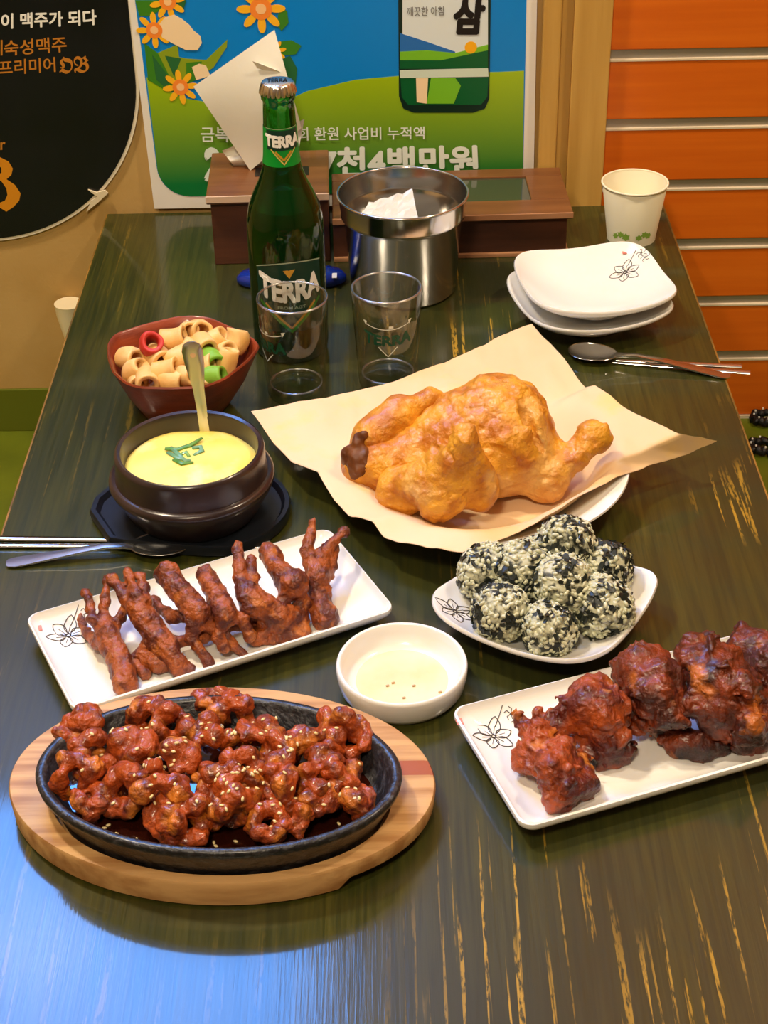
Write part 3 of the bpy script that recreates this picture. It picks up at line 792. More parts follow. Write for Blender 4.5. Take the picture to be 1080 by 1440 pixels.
def flower_print(parent, c, s, rot, hf, pink=None):
    """line-drawn blossom printed on a plate; hf(x, y) gives the surface height"""
    mb = MB()

    def stroke(pts, r=.00035):
        q = []
        for x, y in pts:
            X = c[0] + s * (x * math.cos(rot) - y * math.sin(rot)); Y = c[1] + s * (x * math.sin(rot) + y * math.cos(rot)); q.append((X, Y, hf(X, Y) + .0003))
        mb.tube(q, r, 5)
    for i in range(6):
        a = i * math.pi / 3 + .2; L_ = 1.0 if i % 2 else .85; w = .27
        pts = [(.12 * math.cos(a), .12 * math.sin(a))]
        for t in np.linspace(.1, .9, 7):
            o = w * math.sin(math.pi * t) ** .8 * (1 + .15 * math.sin(7 * t)); pts.append((L_ * (.1 + .9 * t) * math.cos(a) - o * math.sin(a), L_ * (.1 + .9 * t) * math.sin(a) + o * math.cos(a)))
        pts.append((L_ * math.cos(a), L_ * math.sin(a)))
        for t in np.linspace(.9, .1, 7):
            o = -w * math.sin(math.pi * t) ** .8; pts.append((L_ * (.1 + .9 * t) * math.cos(a) - o * math.sin(a), L_ * (.1 + .9 * t) * math.sin(a) + o * math.cos(a)))
        stroke(pts)
        stroke([(.15 * math.cos(a + .1), .15 * math.sin(a + .1)), (.55 * math.cos(a), .55 * math.sin(a))], .0002)
    stroke([(.1 * math.cos(t), .1 * math.sin(t)) for t in np.linspace(0, 6.3, 9)], .0006)
    for dx, dy in ((1.25, .55), (1.05, 1.0)):
        for a in (0, 1.2, 2.4, 3.6, 4.8): stroke([(dx, dy), (dx + .22 * math.cos(a), dy + .22 * math.sin(a)), (dx + .3 * math.cos(a + .5), dy + .3 * math.sin(a + .5))], .0003)
    stroke([(.2, .5), (.5, .95), (.75, 1.35)], .0003)
    mb.build('flower_print', PRINT_DARK, parent, True, 0)
    if pink:
        x, y = pink; mb = MB()
        X = c[0] + s * (x * math.cos(rot) - y * math.sin(rot)); Y = c[1] + s * (x * math.sin(rot) + y * math.cos(rot)); z = hf(X, Y)
        mb.box((X - .0022, Y - .003, z + .0001), (X + .0022, Y + .003, z + .0006), 0, rot).build('red_seal_print', PRINT_PINK, parent, False, 0)


def rect_plate(name, label, c, ang, hx, hy, print_at):
    t = thing(name, label, 'plate', (c[0], c[1], 0))

    def ring(ins, z, n=10):
        x, y, r = hx - ins, hy - ins, max(.010 - ins * .3, .003); out = []
        for qx, qy, a0 in ((1, 1, 0), (-1, 1, 90), (-1, -1, 180), (1, -1, 270)):
            for a in np.radians(a0 + np.linspace(0, 90, n)):
                X, Y = qx * (x - r) + r * math.cos(a), qy * (y - r) + r * math.sin(a)
                out.append((c[0] + X * math.cos(ang) - Y * math.sin(ang), c[1] + X * math.sin(ang) + Y * math.cos(ang), z))
        return out
    hz = lambda ins: .0065 + .0125 * max(0, 1 - ins / .026) ** 2
    rings = [ring(.030, 0), ring(.016, 0), ring(.014, .002), ring(.004, .0105), ring(.0004, .0150), ring(0, .0172), ring(.0004, .0190), ring(.0018, .0196)]
    rings += [ring(i, hz(i)) for i in (.0035, .006, .010, .015, .020, .026, .035)]
    MB().loft(rings, True, True).build('body', WHITE_CER, t, True, 50)

    def hf(X, Y):
        dx, dy = X - c[0], Y - c[1]; x = dx * math.cos(ang) + dy * math.sin(ang); y = -dx * math.sin(ang) + dy * math.cos(ang)
        return hz(min(hx - abs(x), hy - abs(y)))
    flower_print(t, print_at[0], print_at[1], print_at[2], hf, print_at[3])
    return t


fp = rect_plate('rectangular_plate', 'long white rectangular plate holding the red chicken feet', (-.135, .9485), math.radians(26.1), .1225, .0598, (at(96, 892, .008), .0165, .3, (-1.2, .4)))
dp = rect_plate('rectangular_plate', 'long white rectangular plate holding charred chicken drumsticks', (.1715, .8235), math.radians(20), .1225, .0605, (at(694, 1034, .008), .0155, .2, (-1.4, .5)))


def square_plate(name, label, c, ang, z0, prints=None, sc=1., group=None, far=1.):
    t = thing(name, label, 'plate', (c[0], c[1], z0), group)
    a, n, m = .0700 * sc, 4.0, 96

    def R(th): return a / (abs(math.cos(th)) ** n + abs(math.sin(th)) ** n) ** (1 / n)

    def hz(tt, th): return .0075 + .0195 * tt ** 2.6 + .026 * sc * (R(th) / a - 1) * tt ** 3

    def ring(tt, dz, th0=0, ext=0.):
        out = []
        for i in range(m):
            th = 2 * math.pi * i / m; r = R(th) * tt + ext
            out.append((c[0] + r * math.cos(th + ang), c[1] + r * math.sin(th + ang), z0 + (hz(tt, th) + dz)))
        return out

    def foot(r, z): return [(c[0] + r * math.cos(2 * math.pi * i / m + ang), c[1] + r * math.sin(2 * math.pi * i / m + ang), z0 + z) for i in range(m)]
    rings = [foot(.030 * sc, .001), foot(.034 * sc, 0), foot(.0365 * sc, .001), foot(.0375 * sc, .0045)]
    rings += [ring(tt, -.0045) for tt in (.62, .75, .88, .97)] + [ring(1, -.003, 0, .0012), ring(1, -.001, 0, .0016), ring(1, .0003, 0, .0006), ring(.985, .0004)]
    rings += [ring(tt, 0) for tt in (.95, .88, .8, .7, .58, .45, .3, .12)]
    rings = [[(x, y if y < c[1] else c[1] + (y - c[1]) * far, z) for x, y, z in r] for r in rings]
    MB().loft(rings, True, True).build('body', WHITE_CER, t, True, 50)

    def hf(X, Y):
        dx, dy = X - c[0], Y - c[1]; th = math.atan2(dy, dx) - ang; r = math.hypot(dx, dy); return z0 + hz(min(r / R(th), 1), th)
    if prints: flower_print(t, prints[0], prints[1], prints[2], hf, prints[3])
    return t


square_plate('square_plate', 'white square plate with flower print, top of the stack of two', (.199, 1.443), math.radians(11), .0125, (at(880, 372, .036), .0165, .0, (.1, 1.5)))
square_plate('square_plate', 'plain white square plate underneath the flower-printed one', (.1935, 1.432), math.radians(16), 0.)
rp = square_plate('square_plate', 'white square plate with rice balls beside the chicken', (.110, .955), math.radians(13.2 + 45), 0., (at(640, 850, .028), .0150, -.5, None), far=.70)

# dipping dish
dc = np.array([.0042, .8835, 0.])
dish = thing('dipping_dish', 'small round white dipping dish in the middle of the table', 'dish', tuple(dc))
MB().lathe([(.036, .001), (.0385, 0), (.0410, .0015), (.0440, .006), (.0457, .015), (.0460, .0205), (.0452, .0228), (.0440, .0232), (.0428, .0222), (.0415, .017), (.038, .0095), (.031, .0062), (.001, .006)], dc, 72, True, True).build('body', WHITE_CER, dish, True, 60)
SAU = mat('thin_sauce_film', lin(236, 208, 160), .2, c2=lin(240, 220, 184), scale=30, coat=.3)
MB().lathe([(.0325, .0072), (.001, .0074)], dc, 48, False, True).build('sauce_film', SAU, dish, True, 60)
mb = MB()
for u, v in ((553, 958), (582, 962), (619, 971), (568, 979), (545, 962)):
    p = at(u, v, .0092); mb.box((p[0] - .0012, p[1] - .0008, .0074), (p[0] + .0012, p[1] + .0008, .0082), .0004, .4)
mb.build('seasoning_specks', mat('brown_speck', lin(176, 140, 90), .6), dish, False, 0)

# large round plate with paper and fried chicken
gc = np.array([.075, 1.131, 0.])
gp = thing('round_plate', 'large round cream white plate under paper and fried chicken', 'plate', tuple(gc))
MB().lathe([(.060, .001), (.064, 0), (.067, .002), (.098, .018), (.1150, .0275), (.1185, .0295), (.1180, .0310), (.1160, .0308), (.096, .0205), (.074, .0075), (.06, .006), (.001, .006)], gc, 120, True, True).build('body', WHITE_CER, gp, True, 60)
PAPER = mat('brown_parchment', lin(236, 204, 160), .6, c2=lin(230, 196, 150), scale=10, c3=lin(240, 200, 122), s3=16, lo3=.6, hi3=.75, bump=.1, bscale=50, trans=.0)
top_e = [(353, 577, .034), (457, 560, .034), (554, 537, .033), (651, 498, .036), (748, 454, .034)]
rgt_e = [(748, 454, .034), (790, 502, .038), (823, 544, .037), (836, 540, .046), (878, 573, .048), (925, 596, .050), (956, 611, .050), (1008, 621, .034)]
bot_e = [(651, 778, .035), (729, 748, .036), (797, 707, .037), (872, 668, .034), (915, 654, .030), (965, 640, .028), (1008, 621, .034)]
lft_e = [(353, 577, .034), (382, 618, .032), (411, 651, .030), (447, 664, .033), (470, 704, .030), (492, 727, .030), (525, 733, .035), (541, 754, .031), (599, 771, .034), (651, 778, .035)]


def edge3(e):
    P_ = np.array([at(*p) for p in e]); d = np.concatenate([[0], np.cumsum(np.linalg.norm(np.diff(P_, axis=0), axis=1))]); d /= d[-1]
    return lambda t: np.array([np.interp(t, d, P_[:, i]) for i in range(3)])


T_, R_, B_, L_ = edge3(top_e), edge3(rgt_e), edge3(bot_e), edge3(lft_e)
n = 72; V = np.zeros((n + 1, n + 1, 3))
pprof = [(0, .006), (.06, .006), (.074, .0075), (.096, .0205), (.116, .0308), (.119, .031), (.123, 0)]
for i in range(n + 1):
    for j in range(n + 1):
        s, t = i / n, j / n
        p = (1 - t) * T_(s) + t * B_(s) + (1 - s) * L_(t) + s * R_(t) - ((1 - s) * (1 - t) * T_(0) + s * (1 - t) * T_(1) + (1 - s) * t * B_(0) + s * t * B_(1))
        r = math.hypot(p[0] - gc[0], p[1] - gc[1]); w = np.clip((.116 - r) / .05, 0, 1); w = w * w * (3 - 2 * w)
        eb_ = min(1, 9 * min(s, t, 1 - s, 1 - t))
        w *= eb_
        p[2] = p[2] * (1 - w) + (.0105) * w
        p[2] += .0022 * vnoise(np.array([p[0], p[1], 0.]), 34, 2) * (1 - .6 * w) + .0012 * vnoise(np.array([p[0] * 2.2, p[1] * .7, 0.]), 60, 4) * (1 - .6 * w)
        p[2] = max(p[2], np.interp(r, [q[0] for q in pprof], [q[1] for q in pprof]) + .0008)
        V[i, j] = p
V = V.reshape(-1, 3); F = [(i * (n + 1) + j, i * (n + 1) + j + 1, (i + 1) * (n + 1) + j + 1, (i + 1) * (n + 1) + j) for i in range(n) for j in range(n)]
N_ = len(V); V2 = V - np.array([0, 0, .0004]); F += [tuple(x + N_ for x in reversed(f)) for f in F]
pp = tag(obj('parchment_paper', np.concatenate([V, V2]), F, PAPER), 'sheet of brown parchment paper spread under the fried chicken', 'paper')
sharp(pp, 80)

CHK = mat('golden_fried_skin', lin(226, 158, 44), .42, c2=lin(184, 106, 24), scale=48, lo=.42, hi=.64, c3=lin(226, 174, 96), s3=17, lo3=.54, hi3=.64, bump=.9, bscale=190, bdist=.003, coat=.25, coatr=.25)
DKC = mat('browned_neck', lin(84, 42, 16), .5, c2=lin(120, 66, 22), scale=60, bump=.6, bscale=120)
Y = aty
pr = [('e', Y(676, 622, 1.135), (.055, .050, .045), -.1), ('e', Y(702, 588, 1.14), (.040, .040, .035)),
      ('c', Y(600, 646, 1.13), .037, Y(540, 654, 1.122), .025), ('c', Y(540, 654, 1.122), .024, Y(510, 654, 1.117), .018),
      ('c', Y(722, 632, 1.118), .040, Y(765, 668, 1.105), .021), ('c', Y(765, 666, 1.105), .019, Y(808, 645, 1.105), .0100),
      ('c', Y(808, 645, 1.105), .0098, Y(838, 618, 1.115), .0088), ('e', Y(838, 616, 1.115), (.0135, .012, .012)), ('e', Y(828, 606, 1.12), (.008, .008, .008))]
V, F = sculpt(pr, .0017, .010, ((.0022, 45, 1), (.0016, 110, 2), (.0012, 260, 3)), cut=(('c', Y(672, 598, 1.084), .012, Y(738, 700, 1.066), .015), ('c', Y(735, 580, 1.11), .004, Y(757, 630, 1.10), .003)), floor=.0135)
ck = thing('fried_chicken', 'whole golden fried chicken lying on parchment paper', 'chicken', (.07, 1.12, .0135))
obj('body', V, F, CHK, ck)
wing = [('c', Y(652, 622, 1.060), .0100, Y(618, 690, 1.062), .023), ('c', Y(652, 622, 1.060), .0100, Y(672, 686, 1.066), .018), ('c', Y(612, 676, 1.072), .018, Y(566, 690, 1.086), .020), ('e', Y(655, 622, 1.056), (.011, .010, .014)),
        ('c', Y(618, 630, 1.078), .008, Y(598, 676, 1.070), .010)]
V, F = sculpt(wing, .0016, .007, ((.0026, 50, 4), (.0018, 120, 5), (.0013, 260, 6)), floor=.0135)
obj('wing', V, F, CHK, ck)
V, F = sculpt([('c', Y(520, 616, 1.130), .017, Y(562, 582, 1.146), .0135), ('c', Y(562, 582, 1.146), .0135, Y(606, 560, 1.156), .0085), ('e', Y(610, 559, 1.156), (.011, .009, .0085))], .002, .008, ((.0025, 55, 7), (.0014, 130, 8)))
obj('rear_wing', V, F, CHK, ck)
V, F = sculpt([('c', Y(506, 622, 1.116), .0075, Y(502, 646, 1.114), .0115), ('c', Y(502, 646, 1.114), .011, Y(508, 664, 1.108), .009)], .0018, .008, ((.005, 110, 9), (.002, 260, 3)))
obj('neck_end', V, F, DKC, ck)

# ------------------------------------------------------------------ rice balls
CORE = mat('seaweed_rice', lin(44, 48, 38), .5, c2=lin(190, 190, 160), scale=150, lo=.42, hi=.56)
GRAIN = mat('rice_grain', lin(214, 214, 184), .35, coat=.2, c2=lin(188, 190, 156), scale=90)
FLAKE = mat('seaweed_flake', lin(34, 40, 34), .4)
ico = bmesh.new(); bmesh.ops.create_icosphere(ico, subdivisions=1, radius=1); ico.verts.index_update()
IV = np.array([v.co[:] for v in ico.verts]); IF = [[v.index for v in f.verts] for f in ico.faces]; ico.free()


def rice_mesh(seed, R):
    rs = np.random.RandomState(seed); cv, cf = sculpt([('e', (0, 0, 0), (R * .95, R * .92, R * .93))], R / 9, noise=((R * .12, 1.6 / R, seed),), pad=R * .35)
    V = []; F = []; V2 = []; F2 = []
    tree = BVHTree.FromPolygons(cv.tolist(), cf.tolist())
    for i in range(560):
        d = rs.randn(3); d /= np.linalg.norm(d); hit = tree.ray_cast(Vector(d * R * 2), Vector(-d))
        if hit[0] is None: continue
        p = np.array(hit[0]); t = np.cross(d, rs.randn(3)); t /= np.linalg.norm(t); b = np.cross(d, t); t = t + .35 * rs.randn() * d; t /= np.linalg.norm(t)
        dark = rs.rand() < .30 + .62 * vnoise(p[None] / R, 2.2, seed)[0]
        if dark:
            l, w = rs.uniform(.0022, .0052), rs.uniform(.0012, .0028); k_ = len(V2); o = p + d * .0009
            for a in range(6):
                th = a * math.pi / 3; V2.append(o + l * math.cos(th) * t + w * math.sin(th) * b + d * .0006 * math.sin(2.3 * a + i))
            V2.append(o - d * .0015); F2.append(tuple(k_ + a for a in range(6))); F2 += [(k_ + (a + 1) % 6, k_ + a, k_ + 6) for a in range(6)]
        else:
            l, w = rs.uniform(.0024, .0036), rs.uniform(.0013, .0018); k_ = len(V); o = p + d * rs.uniform(-.0011, .0005)
            for v in IV: V.append(o + l * v[0] * t + w * v[1] * b + w * v[2] * d)
            F += [tuple(x + k_ for x in f) for f in IF]
    return mesh_of('rice_core', cv, cf, CORE), mesh_of('rice_grains', np.array(V), F, GRAIN), mesh_of('seaweed_flakes', np.array(V2), F2, FLAKE, False)


rice_sets = [rice_mesh(s_, .0225) for s_ in (1, 2, 3, 4)]
RB = [(686, 806, .036, 1.02, 'rearmost left seaweed rice ball on the square plate'), (733, 806, .041, 1.08, 'dark seaweed rice ball leaning on the pile, left of the top'), (796, 768, .050, 1.04, 'topmost seaweed rice ball at the back of the pile'),
      (762, 790, .034, 1., 'seaweed rice ball mostly hidden behind the middle of the pile'), (792, 822, .045, 1.02, 'seaweed rice ball in the centre of the pile'), (850, 800, .036, 1., 'seaweed rice ball at the rear right of the pile'),
      (848, 853, .034, 1.05, 'seaweed rice ball at the front right of the pile'), (703, 861, .034, 1.0, 'seaweed rice ball at the left front, beside the flower print'), (772, 885, .0325, .94, 'small seaweed rice ball closest to the plate front edge')]
for i, (u, v, z, s, lab) in enumerate(RB):
    p = at(u, v, z); t = thing('rice_ball', lab, 'rice ball', (p[0], p[1], p[2]), 'seaweed rice balls'); t.rotation_euler = (i * 1.3, i * .7, i * 2.1); t.scale = (s, s, s)
    for nm, me in zip(('rice_core', 'rice_grains', 'seaweed_flakes'), rice_sets[i % 4]):
        o = bpy.data.objects.new(nm, me); COL.objects.link(o); o.parent = t
        if nm != 'rice_core': o['kind'] = 'stuff'

# ------------------------------------------------------------------ chicken feet
FEET = mat('spicy_feet_skin', lin(162, 80, 28), .42, c2=lin(92, 36, 16), scale=75, lo=.42, hi=.58, c3=lin(186, 104, 36), s3=55, lo3=.58, hi3=.68, bump=1., bscale=300, bdist=.003, coat=.2, coatr=.3)


def capsules(seq, scale=1.):
    out = []
    for a, b in zip(seq[:-1], seq[1:]): out.append(('c', at(a[0], a[1], a[2]), a[3] * scale, at(b[0], b[1], b[2]), b[3] * scale))
    return out


def organic(name, label, cat, chains, m, group, h=.0013, k=.004, noise=((.0016, 150, 1), (.0009, 330, 2)), floor=.0068, extra=()):
    pr = []
    for c_ in chains: pr += capsules(c_)
    V, F = sculpt(pr + list(extra), h, k, noise, floor=floor)
    return tag(obj(name, V, F, m), label, cat, group)


FG = 'spicy chicken feet on the rectangular plate'
feet = [
    ('red chicken foot nearest the flower print, toes pointing up', [[(176, 962, .015, .0095), (168, 930, .019, .0085), (150, 893, .026, .0085)], [(150, 893, .026, .008), (133, 872, .030, .0055), (127, 842, .036, .004)], [(150, 893, .027, .008), (146, 862, .033, .0055), (152, 826, .042, .0042)], [(150, 895, .024, .007), (166, 868, .030, .005), (172, 850, .036, .004)], [(140, 905, .018, .006), (124, 890, .013, .0045), (118, 870, .010, .0035)]]),
    ('red chicken foot with three raised toes beside the leftmost one', [[(250, 938, .014, .0075), (232, 910, .022, .0095), (204, 872, .032, .0095)], [(204, 872, .033, .0095), (184, 845, .040, .0065), (167, 822, .046, .0045)], [(204, 870, .035, .008), (194, 840, .045, .006), (185, 815, .050, .005)], [(206, 870, .032, .008), (205, 845, .042, .0055), (198, 820, .046, .0045)], [(208, 905, .016, .006), (190, 930, .011, .005), (205, 942, .0095, .005)], [(250, 938, .014, .006), (263, 942, .012, .004)]]),
    ('dark red chicken foot with knobbed shank standing up, left of centre', [[(236, 808, .048, .0095), (252, 830, .044, .0085), (278, 862, .036, .0105)], [(278, 862, .036, .009), (270, 895, .022, .0055), (290, 922, .010, .0045)], [(278, 862, .034, .009), (305, 890, .022, .0055), (330, 912, .010, .004)], [(278, 862, .033, .008), (246, 868, .024, .006), (230, 850, .020, .0055)]]),
    ('red chicken foot with short knob at the back, centre of the plate', [[(290, 808, .042, .0075), (300, 828, .040, .0075), (316, 862, .036, .0095)], [(316, 862, .036, .009), (308, 892, .024, .0055), (316, 905, .016, .0045)], [(316, 862, .034, .008), (338, 870, .030, .0065), (345, 892, .018, .0045)]]),
    ('red chicken foot with one long toe sticking straight up', [[(358, 850, .034, .0115), (392, 866, .024, .0105), (418, 868, .016, .0095)], [(350, 842, .038, .0095), (340, 812, .046, .0065), (337, 778, .056, .0042)], [(352, 842, .038, .008), (356, 815, .044, .0055), (353, 795, .048, .004)], [(380, 880, .020, .006), (360, 898, .012, .005), (392, 897, .010, .0045)], [(418, 868, .016, .008), (425, 888, .012, .006), (395, 893, .010, .0055)]]),
    ('red chicken foot with thick knobbed shank leaning back, right of centre', [[(378, 778, .046, .0085), (388, 798, .044, .0075), (412, 822, .038, .0115)], [(412, 822, .038, .010), (396, 850, .028, .006), (380, 868, .022, .005)], [(412, 822, .036, .009), (425, 848, .022, .007), (410, 862, .020, .005)]]),
    ('red chicken foot at the plate right end with spread toes', [[(456, 868, .014, .0105), (450, 848, .018, .0085), (446, 812, .030, .0095)], [(446, 812, .032, .008), (434, 780, .042, .006), (441, 746, .056, .004)], [(446, 810, .032, .008), (452, 780, .040, .0065), (476, 756, .048, .0045)], [(446, 812, .030, .008), (462, 795, .032, .0055), (466, 778, .036, .0045)], [(448, 820, .028, .007), (460, 808, .024, .0045)]]),
    ('dark chicken foot lying flat underneath the left ones', [[(200, 925, .013, .007), (222, 932, .013, .0075), (246, 930, .012, .006)], [(222, 932, .014, .006), (236, 905, .018, .006), (268, 900, .018, .007), (300, 885, .016, .008), (350, 880, .014, .007)]]),
]
def slim(ch):
    """shank as given; toes slimmer, fanned out and a little longer"""
    out = [ch[0]]
    for c_ in ch[1:]:
        r0 = c_[0]; q = []
        for j, (u, v, z, r) in enumerate(c_):
            g = 1 + .16 * j / (len(c_) - 1); q.append((r0[0] + (u - r0[0]) * g * 1.08, r0[1] + (v - r0[1]) * g, z, r * (.9 if j == 0 else .78)))
        out.append(q)
        u, v, z, r = q[-1]; out.append([(u, v, z, r * 1.15), (u, v - 1, z + .0005, r * 1.15)])
    return out


for i, (lab, ch) in enumerate(feet):
    ch = slim(ch)
    organic('chicken_foot', lab, 'chicken foot', ch, FEET, FG, k=.0025, noise=((.0012, 120, i + 1), (.0011, 260, i + 3), (.0008, 520, i + 5)))

# ------------------------------------------------------------------ drumsticks
DRM = mat('charred_red_chicken', lin(134, 54, 18), .4, c2=lin(72, 26, 14), scale=52, lo=.40, hi=.57, c3=lin(34, 18, 18), s3=34, lo3=.54, hi3=.65, c4=lin(190, 104, 36), s4=32, lo4=.56, hi4=.64, bump=1., bscale=230, bdist=.003, coat=.3, coatr=.25)
DRO = mat('orange_red_chicken', lin(168, 74, 26), .4, c2=lin(92, 28, 16), scale=46, lo=.42, hi=.58, c3=lin(40, 20, 18), s3=30, lo3=.58, hi3=.66, c4=lin(214, 128, 46), s4=34, lo4=.55, hi4=.64, bump=1., bscale=230, bdist=.003, coat=.3, coatr=.25)
DG = 'charred drumsticks on the rectangular plate'
drums = [
    ('red drumstick nearest the flower print at the front of the plate', DRO, [[(735, 1020, .030, .0085), (752, 1050, .026, .0135), (792, 1092, .022, .0175)], [(792, 1092, .022, .0165), (818, 1096, .020, .0125)]]),
    ('orange red drumstick with blackened top, second from the flower print', DRO, [[(792, 1025, .028, .012), (838, 1002, .036, .0225)], [(838, 1002, .034, .020), (850, 1040, .022, .017)], [(850, 1040, .020, .014), (878, 1062, .011, .006)], [(792, 1025, .026, .010), (768, 1012, .026, .006)]]),
    ('crimson drumstick standing tallest in the middle of the plate', DRM, [[(900, 935, .052, .0185), (920, 965, .044, .0235), (932, 990, .038, .0185)]]),
    ('bare brown bone end lying under the middle drumsticks', DRM, [[(880, 1025, .018, .009), (930, 1042, .014, .008), (985, 1048, .013, .0085), (1005, 1040, .012, .006)]]),
    ('large dark red drumstick with orange skin, right of the middle', DRM, [[(985, 925, .046, .0145), (1010, 960, .044, .0255), (1040, 1000, .034, .0235)], [(1040, 1000, .030, .018), (1055, 1038, .016, .0115)], [(1055, 1038, .016, .0105), (1070, 1040, .016, .009)]]),
    ('blackened drumstick tip at the far right of the plate', DRM, [[(1042, 898, .026, .008), (1062, 915, .030, .0135), (1100, 940, .034, .022)]]),
]
for i, (lab, m, ch) in enumerate(drums):
    organic('drumstick', lab, 'drumstick', ch, m, DG, h=.0016, k=.007, noise=((.0060, 50, i + 1), (.0030, -70, i + 4), (.0022, 150, i + 2), (.0016, -230, i + 7)))

# ------------------------------------------------------------------ hot plate on wooden board
ANG = math.radians(-5.2); bdc = (-.113, .772)


def oval(a, b, z, c=bdc, n=96):
    out = []
    for i in range(n):
        t = 2 * math.pi * i / n; x, y = a * math.cos(t), b * math.sin(t)
        out.append((c[0] + x * math.cos(ANG) - y * math.sin(ANG), c[1] + x * math.sin(ANG) + y * math.cos(ANG), z(x) if callable(z) else z))
    return out


def board_mat():
    m = mat('pale_board_wood', lin(206, 162, 106), .5, c2=lin(166, 118, 68), scale=7, lo=.4, hi=.62, stretch=(1.2, 14, 8), bump=.12, bscale=34)
    N, L = m.node_tree.nodes, m.node_tree.links; b = N['Principled BSDF']; old = b.inputs['Base Color'].links[0].from_socket
    tc = N.new('ShaderNodeTexCoord'); sp = N.new('ShaderNodeSeparateXYZ'); L.new(tc.outputs['Object'], sp.inputs[0])

    def band(sock, a, z):
        r1 = N.new('ShaderNodeMath'); r1.operation = 'GREATER_THAN'; L.new(sock, r1.inputs[0]); r1.inputs[1].default_value = a
        r2 = N.new('ShaderNodeMath'); r2.operation = 'LESS_THAN'; L.new(sock, r2.inputs[0]); r2.inputs[1].default_value = z
        k_ = N.new('ShaderNodeMath'); k_.operation = 'MULTIPLY'; L.new(r1.outputs[0], k_.inputs[0]); L.new(r2.outputs[0], k_.inputs[1]); return k_.outputs[0]
    k_ = N.new('ShaderNodeMath'); k_.operation = 'MULTIPLY'; L.new(band(sp.outputs['X'], .06, .3), k_.inputs[0]); L.new(band(sp.outputs['Y'], .000, .0135), k_.inputs[1])
    x = N.new('ShaderNodeMix'); x.data_type = 'RGBA'; L.new(k_.outputs[0], x.inputs['Factor']); L.new(old, x.inputs['A']); x.inputs['B'].default_value = (*lin(160, 86, 50), 1)
    L.new(x.outputs['Result'], b.inputs['Base Color']); return m


und = lambda x: .0 if x < .088 else .007
bd = thing('wooden_board', 'oval pale wooden board under the black iron plate', 'board', (bdc[0], bdc[1], 0))
ic = (-.112, .7545)
MB().loft([oval(.120, .075, und), oval(.134, .0875, und), oval(.1365, .0895, lambda x: und(x) + .002), oval(.1375, .0905, .019), oval(.1365, .0895, .0208), oval(.134, .0875, .0212), oval(.108, .066, .0212, ic), oval(.107, .065, .010, ic)], True, True).build('board', board_mat(), bd, True, 40)
IRON = mat('black_cast_iron', lin(30, 30, 33), .38, c2=lin(62, 62, 66), scale=160, lo=.52, hi=.66, bump=1., bscale=150, coat=.25, coatr=.2)
ip = thing('iron_plate', 'black oval cast iron plate full of glazed red meat on the board', 'iron plate', (ic[0], ic[1], .0105))
MB().loft([oval(.090, .050, .0115, ic), oval(.103, .0615, .0115, ic), oval(.1065, .0645, .024, ic), oval(.112, .0690, .036, ic), oval(.1148, .0712, .0405, ic), oval(.1152, .0716, .0435, ic), oval(.1140, .0705, .0452, ic), oval(.1105, .0675, .0455, ic), oval(.1085, .0655, .0440, ic), oval(.1015, .0590, .028, ic), oval(.097, .055, .0245, ic), oval(.06, .03, .0240, ic)], True, True).build('body', IRON, ip, True, 60)
OIL = mat('dark_red_sauce', lin(40, 12, 6), .06, coat=.6, coatr=.03)
MB().loft([oval(.0975, .0555, .0250, ic), oval(.05, .025, .0253, ic)], False, True).build('sauce_pool', OIL, ip, True, 60)

GZ = mat('glazed_spicy_meat', lin(170, 72, 20), .38, c2=lin(96, 32, 12), scale=60, lo=.42, hi=.60, c3=lin(212, 122, 38), s3=45, lo3=.54, hi3=.68, bump=.7, bscale=260, bdist=.003, coat=.4, coatr=.16)


def bite(seed):
    rs = np.random.RandomState(seed); pr = []; n = 7; R = rs.uniform(.0105, .0130); arc = rs.uniform(4.2, 6.0); a0 = rs.rand() * 6
    pts = [np.array([R * math.cos(a0 + arc * i / n), R * (.85 + .2 * rs.rand()) * math.sin(a0 + arc * i / n), .006 * math.sin(2 * i + seed)]) for i in range(n + 1)]
    rd = [rs.uniform(.0050, .0082) for _ in pts]
    for i in range(n): pr.append(('c', pts[i], rd[i], pts[i + 1], rd[i + 1]))
    for i in range(3):
        a = rs.rand() * 6.28; pr.append(('e', np.array([.012 * math.cos(a), .012 * math.sin(a), rs.uniform(-.004, .006)]), (rs.uniform(.005, .008), rs.uniform(.004, .006), rs.uniform(.004, .006))))
    V, F = sculpt(pr, .0012, .0028, ((.0026, 90, seed), (.0014, 220, seed + 3), (.0006, 480, seed)))
    return mesh_of('glazed_bite', V, F, GZ)


